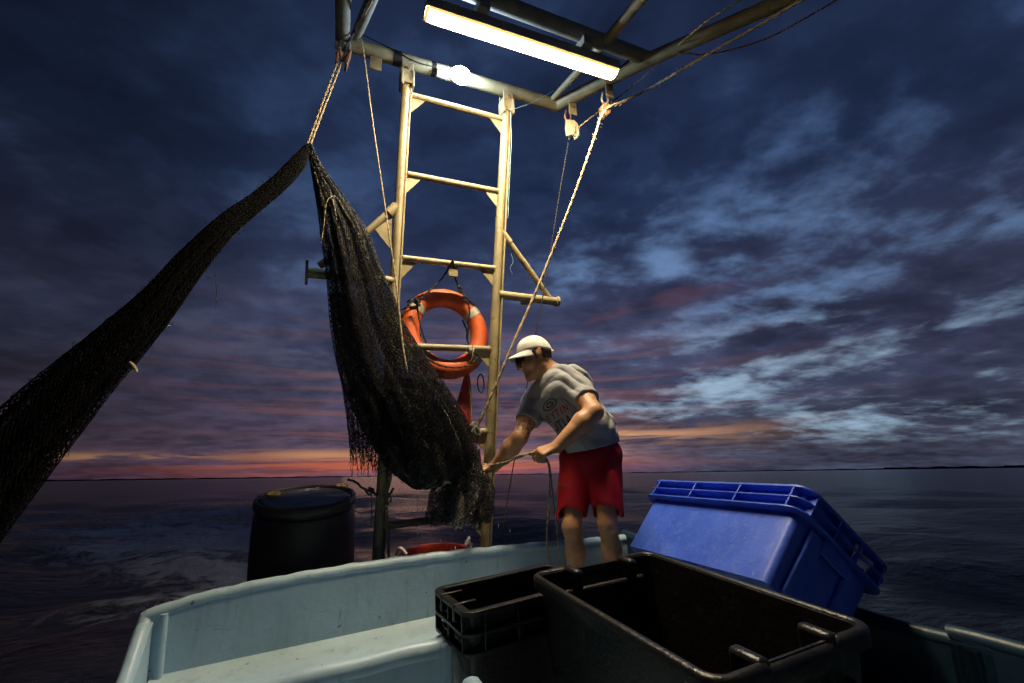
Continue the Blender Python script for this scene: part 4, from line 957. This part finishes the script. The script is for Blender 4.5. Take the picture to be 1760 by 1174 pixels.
J['rel'], J['rwr'] = at(893, 752, 2.69), at(849, 803, 2.80)
J['lel'], J['lwr'] = at(1021, 708, 2.37), at(957, 768, 2.36)
hf = nrm([-.86, -.20, -.42]); hup = nrm(np.array([0, 0, 1.0]) - hf[2] * hf); hl = np.cross(hup, hf); HM = np.stack([hl, hf, hup], 1)
HC = at(917, 612, 2.665)
HS = 1.06
CM = HM @ rot(math.radians(13), 0, 0)
def cp(x, y, z): return HC + HM @ (np.array([0, 0, -.004])) + CM @ (np.array([x, y, z]) * HS)
def hp(x, y, z): return HC + HM @ (np.array([x, y, z]) * HS)
body = []
# head and neck
body += [EL(hp(0, -.012, .03), (.074 * HS, .095 * HS, .088 * HS), HM, .02), EL(hp(0, .034, -.035), (.058 * HS, .060 * HS, .082 * HS), HM, .03)]
body += [RC(hp(.045, .0, -.062), hp(.012, .072, -.100), .020, .019, .03), RC(hp(-.045, .0, -.062), hp(-.012, .072, -.100), .020, .019, .03), RC(hp(-.010, .078, -.099), hp(.010, .078, -.099), .018, .018, .02)]
body += [RC(hp(0, .090, .008), hp(0, .114, -.032), .008, .011, .012), RC(hp(-.012, .098, -.036), hp(.012, .098, -.036), .009, .009, .008), RC(hp(-.034, .078, .016), hp(.034, .078, .016), .013, .013, .015)]
body += [EL(hp(s * .040, .058, -.028), (.022, .026, .026), HM, .025) for s in (-1, 1)]
body += [RC(hp(-.016, .090, -.060), hp(.016, .090, -.060), .008, .008, .006), RC(hp(-.014, .089, -.072), hp(.014, .089, -.072), .0085, .0085, .005)]
for s in (-1, 1):
    body += [EL(hp(s * .074, -.008, -.006), (.010, .020, .032), HM @ rot(.15, 0, 0), .006), RC(hp(s * .080, -.022, .018), hp(s * .082, -.020, -.012), .006, .005, .005), EL(hp(s * .030, .080, .000), (.012, .008, .008), HM, .004)]
body += [RC(hp(0, -.028, -.055), J['c7'] + np.array([-.01, 0, -.01]), .056, .064, .035), RC(hp(0, -.01, -.075), (J['c7'] + J['uch']) / 2 + np.array([-.05, -.03, 0]), .046, .055, .04)]
# torso under the clothes
body += [RC(J['lsh'], J['rsh'], .052, .052, .05), EL((J['chest'] + J['uch']) / 2, (.125, .095, .13), HM, .05), RC(J['chest'], J['wst'], .11, .105, .05), RC(J['wst'], J['pel'], .105, .11, .05), RC(J['lhip'], J['rhip'], .09, .09, .05), RC(J['c7'], J['lsh'], .055, .052, .04), RC(J['c7'], J['rsh'], .055, .052, .04)]
# legs
def leg_(hip, kn, an, fdir):
    mid = kn + (an - kn) * .30; f = nrm(fdir)
    calf = mid - f * .018
    out = [RC(hip, kn, .080, .050, .03), EL(kn + f * .014, (.044, .044, .052), k=.015), RC(kn, calf, .045, .052, .02), RC(calf, kn + (an - kn) * .62, .052, .037, .02), RC(kn + (an - kn) * .55, an, .043, .034, .02)]
    heel = an - f * .035 + np.array([0, 0, -.052]); ball = an + f * .12 + np.array([0, 0, -.060]); toe = an + f * .18 + np.array([0, 0, -.066])
    return out + [RC(an, heel, .036, .032, .02), RC(an, ball, .034, .026, .02), RC(heel, ball, .032, .026, .02), RC(ball, toe, .026, .018, .02)]
fd = nrm([-.72, -.62, 0])
body += leg_(J['rhip'], J['rkn'], J['ran'], fd) + leg_(J['lhip'], J['lkn'], J['lan'], nrm([-.5, -.8, 0]))
# arms
def arm_(sh, el, wr, palmn):
    d = nrm(wr - el)
    return [RC(sh, el, .054, .046, .03), EL(sh + (el - sh) * .5, (.055, .055, .08), np.stack([nrm(np.cross(nrm(el - sh), [0, 1, .3])), nrm(np.cross(np.cross(nrm(el - sh), [0, 1, .3]), nrm(el - sh))), nrm(el - sh)], 1), .03), RC(el, el + d * .08, .047, .053, .02), RC(el + d * .08, wr, .053, .031, .02)]
def hand_(wr, hd, back, thumb_side, curl, spread=.0, thumb=None, size=1.0):
    """hd: direction of the hand, back: normal of the back, thumb_side: unit vector across the palm to the thumb"""
    hd = nrm(hd); back = nrm(back - hd * (back @ hd)); ts = nrm(np.cross(hd, back)); ts = ts if ts @ thumb_side > 0 else -ts
    out = []; kc = wr + hd * .088 * size
    for i, (o_, L_) in enumerate(((.032, .076), (.011, .084), (-.011, .078), (-.031, .062))):
        kn = kc + ts * o_ * size - hd * (.0, -.004, .002, .010)[i] * size
        out.append(RC(wr + ts * o_ * .55, kn, .0165, .0125, .016))
        a = 0; q = kn; dcur = nrm(hd + ts * spread * o_ * 8)
        for sgm, (fr_l, r0, r1) in enumerate(((.45, .0096, .0088), (.30, .0088, .0080), (.25, .0080, .0066))):
            a = curl[i] * (1.0, 1.15, .8)[sgm] + a
            dd = nrm(dcur * math.cos(a) - back * math.sin(a)); e = q + dd * L_ * fr_l * size; out.append(RC(q, e, r0, r1, .004)); q = e
    tb_ = wr + hd * .028 + ts * .020 - back * .008
    if thumb is None: thumb = (nrm(hd * .7 + ts * .6 - back * .5), nrm(hd * .8 - back * .6 + ts * .1), nrm(hd * .8 - back * .5 - ts * .2))
    q = tb_
    for dd, L_, r0, r1 in zip(thumb, (.042, .034, .028), (.0165, .0120, .0105), (.0125, .0105, .0080)):
        e = q + nrm(dd) * L_ * size; out.append(RC(q, e, r0, r1, .006)); q = e
    return out
body += arm_(J['rsh'], J['rel'], J['rwr'], None) + arm_(J['lsh'], J['lel'], J['lwr'], None)
rhd = nrm(at(822, 810, 2.83) - J['rwr']); lhd = nrm(at(922, 780, 2.36) - J['lwr'])
rback = nrm([.15, .35, .9]); lback = nrm([-.25, -.55, .75])
body += hand_(J['rwr'], rhd, rback, np.array([0, -1.0, 0]), (.55, .65, .7, .75), .1)
lth = (nrm(lhd * .9 + np.array([0, .25, .2])), nrm(lhd * 1.0 + np.array([-.1, .1, -.05])), nrm(lhd + np.array([-.1, 0, -.15])))
body += hand_(J['lwr'], lhd, lback, np.array([-.3, .6, .6]), (.55, .85, .95, 1.0), .05, lth)
pts = np.array([J[k] for k in J]); lo, hi = pts.min(0) - .14, pts.max(0) + .16; lo[2] = min(J['ran'][2], J['lan'][2]) - .10; hi[2] = HC[2] + .16; lo[0] -= .08
# skin with a few tattoos on the forearm, upper arm and hand
msk, t, p = newmat('tanned_skin')
g = t.nodes.new('ShaderNodeNewGeometry'); pos = g.outputs['Position']
n1 = noise(t, pos, 30, 4, .6); n2 = noise(t, pos, 55, 3, .55, 1.5)
c = mixc(t, n1.step(.3, .7), (.46, .235, .115), (.54, .29, .155))
def near_(c3, r):
    v = t.nodes.new('ShaderNodeVectorMath'); v.operation = 'DISTANCE'; t.links.new(pos, v.inputs[0]); v.inputs[1].default_value = tuple(c3); return S(t, v.outputs['Value']).step(r, r * .75)
tat = near_(J['rsh'] + (J['rel'] - J['rsh']) * .80 + np.array([.02, -.03, 0]), .07) * n2.step(.52, .56) + near_(J['lwr'] + lhd * .05 + np.array([.01, -.02, -.03]), .028) * n2.step(.48, .52)
c = mixc(t, tat.min(1.0) * .8, c, (.035, .03, .03))
t.links.new(c, p.inputs['Base Color']); t.links.new((noise(t, pos, 18, 4, .6) * .35 + .28).s, p.inputs['Roughness'])
sb = t.nodes.new('ShaderNodeBump'); sb.inputs['Strength'].default_value = .35; sb.inputs['Distance'].default_value = .004; t.links.new((noise(t, pos, 260, 3, .6) * .35 + noise(t, pos, 38, 4, .6, .8)).s, sb.inputs['Height']); t.links.new(sb.outputs[0], p.inputs['Normal'])
p.inputs['Subsurface Weight'].default_value = .08; p.inputs['Subsurface Radius'].default_value = (.01, .004, .002); p.inputs['Subsurface Scale'].default_value = .5
root = np.array([*(J['ran'] + J['lan'])[:2] / 2, FLOOR((J['ran'] + J['lan']) / 2)])
man = thing('person', 'person in white cap, grey shirt and red shorts pulling the net rope', 'person', root)
bodyo = part('body', mesh_sdf(body, .0042, lo, hi), msk, man, True, 180)
# eyes under the brim
for s in (-1, 1):
    part('eye', ellipsoid(hp(s * .029, .0885, .001), (.010, .004, .005), HM, 10, 8), flat('dark_eye', (.02, .015, .012), .2), bodyo)
# shirt
back_n = nrm(np.cross(J['lsh'] - J['rsh'], J['c7'] - J['wst'])); spine = nrm(J['c7'] - J['wst'])
frontn = back_n if back_n @ np.array([-1, -1, -.3]) > 0 else -back_n
acr = nrm(J['lsh'] - J['rsh'] - spine * ((J['lsh'] - J['rsh']) @ spine)); TMx = np.stack([acr, np.cross(spine, acr), spine], 1)
mid_c = (J['chest'] + J['uch']) / 2
hem_c = J['pel'] + np.array([-.005, 0, -.005])
shirt = [EL(mid_c + frontn * .005, (.175, .118, .175), TMx, .06), RC(J['lsh'], J['rsh'], .066, .066, .06), RC(J['c7'] - spine * .02, J['lsh'], .066, .064, .05), RC(J['c7'] - spine * .02, J['rsh'], .066, .064, .05)]
for s in (-1, 1):
    shirt += [RC(mid_c + acr * s * .085, J['wst'] + acr * s * .058, .100, .108, .06), RC(J['wst'] + acr * s * .058, hem_c + acr * s * .060, .108, .118, .06)]
shirt += [RC(mid_c + frontn * .02 - spine * .05, J['wst'] + frontn * .045 + np.array([-.01, 0, -.03]), .098, .098, .06)]
lsl, rsl = J['lsh'] + (J['lel'] - J['lsh']) * .62, J['rsh'] + (J['rel'] - J['rsh']) * .58
shirt += [RC(J['lsh'], lsl + (lsl - J['lsh']) * .3, .071, .064, .045), RC(J['rsh'], rsl + (rsl - J['rsh']) * .3, .072, .069, .045)]
ld_, rd_ = nrm(J['lel'] - J['lsh']), nrm(J['rel'] - J['rsh'])
hemn = nrm(np.array([.12, .10, -1.0]) * 1.0 - spine * .35)
hem_p = at(1016, 772, 2.60)
neckax = nrm(HC - J['c7'])
def shirt_post(P, d):
    w = fnoise(P, 34, 11, 2, .5) * .0055
    # drag folds: from the arm pit across the chest, and rings on the sleeve
    rdg = lambda x: 1 - 2 * np.abs(np.sin(x)) ** .75
    q = P - J['lsh']; fo1 = rdg((q @ nrm([.45, .2, .85])) * 42 + 1.6 * np.sin(q @ nrm([1, -.4, .2]) * 20)) * np.exp(-(q ** 2).sum(1) / .024) * .0120
    q2 = P - J['rsh']; fo2 = rdg((q2 @ nrm([.2, .3, .93])) * 48 + 1.4 * np.sin(q2 @ nrm([1, .3, 0]) * 25)) * np.exp(-(q2 ** 2).sum(1) / .018) * .0105
    q3 = P - (J['wst'] - frontn * .02); fo3 = rdg((q3 @ nrm([.55, .2, .82])) * 30 + 1.8 * np.sin(q3 @ nrm([.8, -.5, .1]) * 16)) * np.exp(-(q3 ** 2).sum(1) / .040) * .0090
    q4 = P - mid_c; fo3 = fo3 + rdg((q4 @ nrm([-.3, .1, .95])) * 26 + 2.2 * np.sin(q4 @ nrm([.9, .4, .1]) * 19)) * .0032
    d = d + w + fo1 + fo2 + fo3
    d = np.maximum(d, (P - hem_p) @ hemn)
    cut = lambda A_, dr_, ln: np.where(np.linalg.norm(np.cross(P - A_, dr_), axis=1) < .115, (P - A_) @ dr_ - ln, -1)
    d = np.maximum(d, cut(J['lsh'], ld_, np.linalg.norm(lsl - J['lsh']))); d = np.maximum(d, cut(J['rsh'], rd_, np.linalg.norm(rsl - J['rsh'])))
    nk = RC(J['c7'] + neckax * .02 - frontn * -.012, HC, .072, .070)(P); d = np.maximum(d, -nk)
    return d
msh, t, p = newmat('grey_cotton')
g = t.nodes.new('ShaderNodeNewGeometry'); pos = g.outputs['Position']; n1 = noise(t, pos, 9, 6, .6); n2 = noise(t, pos, 420, 2, .5)
t.links.new(mixc(t, n1.step(.3, .7) * .5 + n2 * .5, (.27, .275, .29), (.37, .375, .385)), p.inputs['Base Color']); p.inputs['Roughness'].default_value = .85
p.inputs['Sheen Weight'].default_value = .15; p.inputs['Specular IOR Level'].default_value = .15
bb = t.nodes.new('ShaderNodeBump'); bb.inputs['Strength'].default_value = .6; bb.inputs['Distance'].default_value = .008; t.links.new((noise(t, pos, 26, 5, .55, 1.6) + noise(t, pos, 60, 3, .55, 1.0) * .4 + n2 * .12).s, bb.inputs['Height']); t.links.new(bb.outputs[0], p.inputs['Normal'])
sp_ = np.array([J[k] for k in ('lsh', 'rsh', 'wst', 'pel', 'c7', 'uch', 'lel', 'rel')]); lo2, hi2 = sp_.min(0) - .18, sp_.max(0) + .17
VS, QS = mesh_sdf(shirt, .0046, lo2, hi2, shirt_post, .06)
shirto = part('shirt', (VS, QS), msh, man, True, 60)
for C_, dr_, rr_ in ((lsl, ld_, .0715), (rsl, rd_, .069)):
    pass
# shorts
sh_ = [RC(J['lhip'] + [0, 0, .02], J['rhip'] + [0, 0, .02], .094, .094, .05), RC(J['pel'], (J['lhip'] + J['rhip']) / 2, .118, .112, .05)]
for hip, kn, ex in ((J['rhip'], J['rkn'], -.01), (J['lhip'], J['lkn'], .012)):
    e = kn + np.array([ex, 0, -.04]); sh_ += [RC(hip + [0, 0, .0], e, .097, .079, .03)]
hz_ = (J['rkn'][2] + J['lkn'][2]) / 2 + .040
def shorts_post(P, d):
    q = P - J['pel']
    d = d + fnoise(P * np.array([1, 1, .35]), 38, 4, 2, .5) * .0040 + np.sin((q @ nrm([.9, .3, .25])) * 60 + 3 * q[:, 2]) * .0022 * np.clip(-q[:, 2] * 4, 0, 1)
    d = np.maximum(d, hz_ - P[:, 2] + .05 * (P[:, 0] - J['lkn'][0]) + .004 * np.sin(P[:, 0] * 50))
    for kn, hip in ((J['rkn'], J['rhip']), (J['lkn'], J['lhip'])):      # hollow leg openings
        d = np.maximum(d, -np.maximum(RC(kn + np.array([0, 0, -.06]), kn + np.array([0, 0, .05]), .072, .072)(P), -1))
    return d
msr = paint('red_jersey', (.36, .006, .018), .62, .12, None, scale=8, spec=.25, bump=.3, bscale=350)
sp_ = np.array([J[k] for k in ('lhip', 'rhip', 'lkn', 'rkn', 'pel')]); lo3, hi3 = sp_.min(0) - .16, sp_.max(0) + .16
VR, QR = mesh_sdf(sh_, .0055, lo3, hi3, shorts_post, .05)
shorto = part('shorts', (VR, QR), msr, man, True, 60)
# cap
mcap = paint('white_cap_cotton', (.80, .78, .70), .85, .06, (.5, .45, .36), .3, scale=20, spec=.1, bump=.3, bscale=300)
cr = []; na_, nz_ = 40, 14
for i in range(nz_):
    el_ = i / (nz_ - 1) * math.pi / 2
    for j in range(na_):
        a = 2 * math.pi * j / na_; seam = 1 - .008 * abs(math.cos(3 * a)) ** 14
        x, y, z = .079 * math.cos(a) * math.cos(el_) ** .8 * seam, .100 * math.sin(a) * math.cos(el_) ** .8 * seam, .030 + .086 * math.sin(el_) ** .92 * seam
        z += (-.022 * max(0, -math.sin(a)) + .004 * math.sin(a)) * math.cos(el_) ** 2
        cr.append(cp(x, y - .012, z))
Fs = [(i * na_ + j, i * na_ + (j + 1) % na_, (i + 1) * na_ + (j + 1) % na_, (i + 1) * na_ + j) for i in range(nz_ - 1) for j in range(na_)] + [tuple((nz_ - 1) * na_ + j for j in range(na_))]
capo = part('cap', (np.array(cr), Fs), mcap, man, True, 180)
m_ = capo.modifiers.new('thick', 'SOLIDIFY'); m_.thickness = .003
bv = []; nu, nv_ = 17, 7
for j in range(nv_):
    f_ = j / (nv_ - 1)
    for i in range(nu):
        a = math.radians(20 + 140 * i / (nu - 1)); x0, y0 = .0785 * math.cos(a), .099 * math.sin(a) - .012
        ext = .078 * math.sin(math.radians(180 * i / (nu - 1))) ** .55
        x1, y1 = x0 * (1 + .05 * f_), y0 + ext * f_
        bv.append(cp(x1, y1, .034 - .018 * f_ - .020 * (x0 / .08) ** 2 * (f_ * .9 + .1) - .006 * f_ ** 2))
Fs = [(j * nu + i, j * nu + i + 1, (j + 1) * nu + i + 1, (j + 1) * nu + i) for j in range(nv_ - 1) for i in range(nu - 1)]
o = part('brim', (np.array(bv), Fs), mcap, capo, True, 180); m_ = o.modifiers.new('thick', 'SOLIDIFY'); m_.thickness = .004
part('button', ellipsoid(cp(0, -.012, .117), (.007, .007, .004), HM, 10, 6), mcap, capo)
part('back_strap', tube(spline([cp(.058 * math.cos(a), -.012 + .106 * math.sin(a) - .0, .012 - .004) for a in np.radians(np.linspace(215, 325, 9))], 20), .009, 6), mcap, capo)
# hair: curls below the brim, short back and sides, goatee
mh = paint('dark_brown_hair', (.018, .013, .010), .5, .3, None, scale=60, spec=.35)
hr = [EL(hp(0, -.030, .005), (.0765 * HS, .084 * HS, .075 * HS), HM, .01), EL(hp(0, .068, .026), (.060, .034, .022), HM, .01), EL(hp(.0, .077, -.108), (.016, .013, .014), HM, .008)]
for s in (-1, 1): hr.append(RC(hp(s * .071, .018, .02), hp(s * .070, .012, -.022), .009, .006, .006))
def hair_post(P, d):
    q = (P - HC) @ HM / HS
    d = d + fnoise(P, 160, 8, 2, .6) * .004
    d = np.maximum(d, np.where(q[:, 1] < .0, np.maximum(-.052 - q[:, 2], -(-q[:, 1] * .9 + q[:, 2] * .6 - .004)), -1)); return d
VH, QH = mesh_sdf(hr, .0042, HC - .17, HC + .17, hair_post, .03, 0)
hair = part('hair', (VH, QH), mh, man, True, 180)
cu = []
for k in range(70):
    x = rr.uniform(-.060, .060); y = .100 - abs(x) * .45 + rr.normal(0, .006); z = .022 + rr.normal(0, .006); L = []; ph = rr.uniform(0, 6); n_ = 8; ln = rr.uniform(.018, .045)
    for i in range(n_): L.append(hp(x + .006 * math.cos(ph + i * 1.1), y + .010 * i / n_ + .006 * math.sin(ph + i * 1.1), z - ln * i / n_))
    cu.append(tube(spline(L, 14), np.linspace(.0034, .0016, 14), 5))
part('curls', join(cu), mh, hair)
# printing: lettering laid onto the cloth
from mathutils.bvhtree import BVHTree
def text_mesh(txt, size, shear=0):
    cv = bpy.data.curves.new('t', 'FONT'); cv.body = txt; cv.size = size; cv.align_x = 'CENTER'; cv.shear = shear; cv.resolution_u = 3; cv.offset = size * .02
    ob = bpy.data.objects.new('t', cv); COL.objects.link(ob); dg = bpy.context.evaluated_depsgraph_get(); me = bpy.data.meshes.new_from_object(ob.evaluated_get(dg))
    V = np.array([v.co[:] for v in me.vertices]); Fs = [tuple(q.vertices) for q in me.polygons]; bpy.data.objects.remove(ob); bpy.data.meshes.remove(me); bpy.data.curves.remove(cv)
    # subdivide long faces so that they can follow the cloth
    return V, Fs
def lay(V2, Fs, VS_, QS_, org, xd, yd, off):
    tree = BVHTree.FromPolygons([tuple(v) for v in VS_], [tuple(int(i) for i in q) for q in QS_]); nd = nrm(np.cross(xd, yd)); out = []; ok = []
    for v in V2:
        p0 = org + xd * v[0] + yd * v[1]; hit = tree.ray_cast(Vector(p0 + nd * .25), Vector(-nd), .6)
        ok.append(hit[0] is not None); q = np.array(hit[0]) if hit[0] is not None else p0; out.append(q + nd * off)
    return np.array(out), [f for f in Fs if all(ok[i] for i in f)]
def fine(V2, Fs, mx):
    """split quads/polys into triangles no longer than mx"""
    T = []
    for f in Fs:
        for i in range(1, len(f) - 1): T.append([V2[f[0]], V2[f[i]], V2[f[i + 1]]])
    out = []
    while T:
        a, b, c = T.pop(); e = [np.linalg.norm(a - b), np.linalg.norm(b - c), np.linalg.norm(c - a)]; k = int(np.argmax(e))
        if e[k] <= mx: out.append((a, b, c)); continue
        q = [(a, b, c), (b, c, a), (c, a, b)][k]; m = (q[0] + q[1]) / 2; T += [[q[0], m, q[2]], [m, q[1], q[2]]]
    V = np.array([p_ for t_ in out for p_ in t_]); U_, inv = np.unique(np.round(V, 6), axis=0, return_inverse=True); inv = inv.ravel(); return U_, [tuple(inv[3 * i:3 * i + 3]) for i in range(len(out)) if len(set(inv[3 * i:3 * i + 3])) == 3]
def chestpt(x, y): return at(x, y, 2.62)
M_pr, M_pb, M_pw = flat('red_print', (.36, .02, .03), .7), flat('black_print', (.045, .043, .045), .7), flat('white_print', (.6, .6, .6), .7)
cl, crr = chestpt(932, 720), chestpt(976, 696); xd = nrm(crr - cl); yd0 = chestpt(945, 680) - chestpt(957, 722); yd = nrm(yd0 - xd * (yd0 @ xd))
def print_text(txt, size, px_, mat, sx=1.0, name='printed_letter'):
    n = len(txt); adv = size * .70 * sx
    for i, ch in enumerate(txt):
        V, Fs = text_mesh(ch, size); V = V * np.array([sx, 1, 1]) + np.array([(i - (n - 1) / 2) * adv, 0, 0]); V, Fs = fine(V, Fs, .006)
        V, Fs = lay(V, Fs, VS, QS, chestpt(*px_), xd, yd, .0022)
        if Fs: part(name, (V, Fs), mat, shirto, False)
print_text('DEYTIN', .060, (957, 718), M_pr, .58)
print_text('OUTLA', .070, (966, 736), M_pb, .54)
def ovalring(rx, ry, w, n=40, a0=0, a1=2 * math.pi):
    a = np.linspace(a0, a1, n); V = np.concatenate([np.c_[rx * np.cos(a), ry * np.sin(a), 0 * a], np.c_[(rx - w) * np.cos(a), (ry - w) * np.sin(a), 0 * a]])
    return V, [(i, i + 1, n + i + 1, n + i) for i in range(n - 1)]
part('printed_emblem', lay(*ovalring(.039, .029, .006), VS, QS, chestpt(945, 696), xd, yd, .0022), M_pb, shirto, False)
V, Fs = ovalring(.021, .016, .007, 26, .7, 5.9); V2 = np.array([(.0, -.003, 0), (.021, -.003, 0), (.021, .003, 0), (.0, .003, 0)]); part('printed_emblem', lay(*fine(*join([(V, Fs), (V2, [(0, 1, 2, 3)])]), .006), VS, QS, chestpt(945, 696), xd, yd, .0022), M_pb, shirto, False)
# small marks on the shorts
def shp(x, y): return at(x, y, 2.5)
sx1, sy1 = nrm(shp(1060, 873) - shp(1020, 875)), nrm(shp(1040, 850) - shp(1040, 890))
V, Fs = text_mesh('collins', .021, .35); V, Fs = fine(V, Fs, .006); part('printed_mark', lay(V, Fs, VR, QR, shp(1042, 877), sx1, sy1, .002), M_pw, shorto, False)
V, Fs = text_mesh('////////', .020, .1); V, Fs = fine(V, Fs, .006); part('printed_mark', lay(V, Fs, VR, QR, shp(972, 837), nrm(shp(990, 839) - shp(955, 832)), sy1, .002), flat('ochre_print', (.25, .12, .02), .7), shorto, False)
# ------------------------------------------------------------------ the rope in the hands
lpalm = J['lwr'] + lhd * .085 - lback * .022; rpalm = J['rwr'] + rhd * .075 + np.array([0, -.01, .020])
hrp = thing('hand_rope', 'tan rope stretched between the two hands and hanging in a loop', 'rope', pv(950, 985, 2.2))
part('pulled_line', rope([pv(806, 806, 2.60), at(822, 806, 2.74), rpalm, at(862, 796, 2.70), at(890, 787, 2.56), at(912, 779, 2.42), lpalm], .0060), M_rope, hrp)
part('pulled_line', rope([at(818, 812, 2.75), rpalm + np.array([0, 0, .012]), at(866, 799, 2.69), at(885, 786, 2.58), at(905, 781, 2.45), lpalm + np.array([0, 0, -.01])], .0050), M_rope, hrp)
dk = np.array([*lpalm]);
part('hanging_line', rope([lpalm, at(941, 793, 2.35), at(945, 820, 2.35), at(944, 870, 2.36), at(940, 920, 2.37), at(944, 965, 2.38), at(952, 1010, 2.40), at(960, 1060, 2.42)], .0052), M_rope, hrp)
part('hanging_line', rope([lpalm + np.array([.01, 0, 0]), at(944, 800, 2.36), at(950, 850, 2.37), at(956, 900, 2.38), at(961, 950, 2.39), at(964, 1000, 2.41), at(962, 1060, 2.42)], .0052), M_rope, hrp)
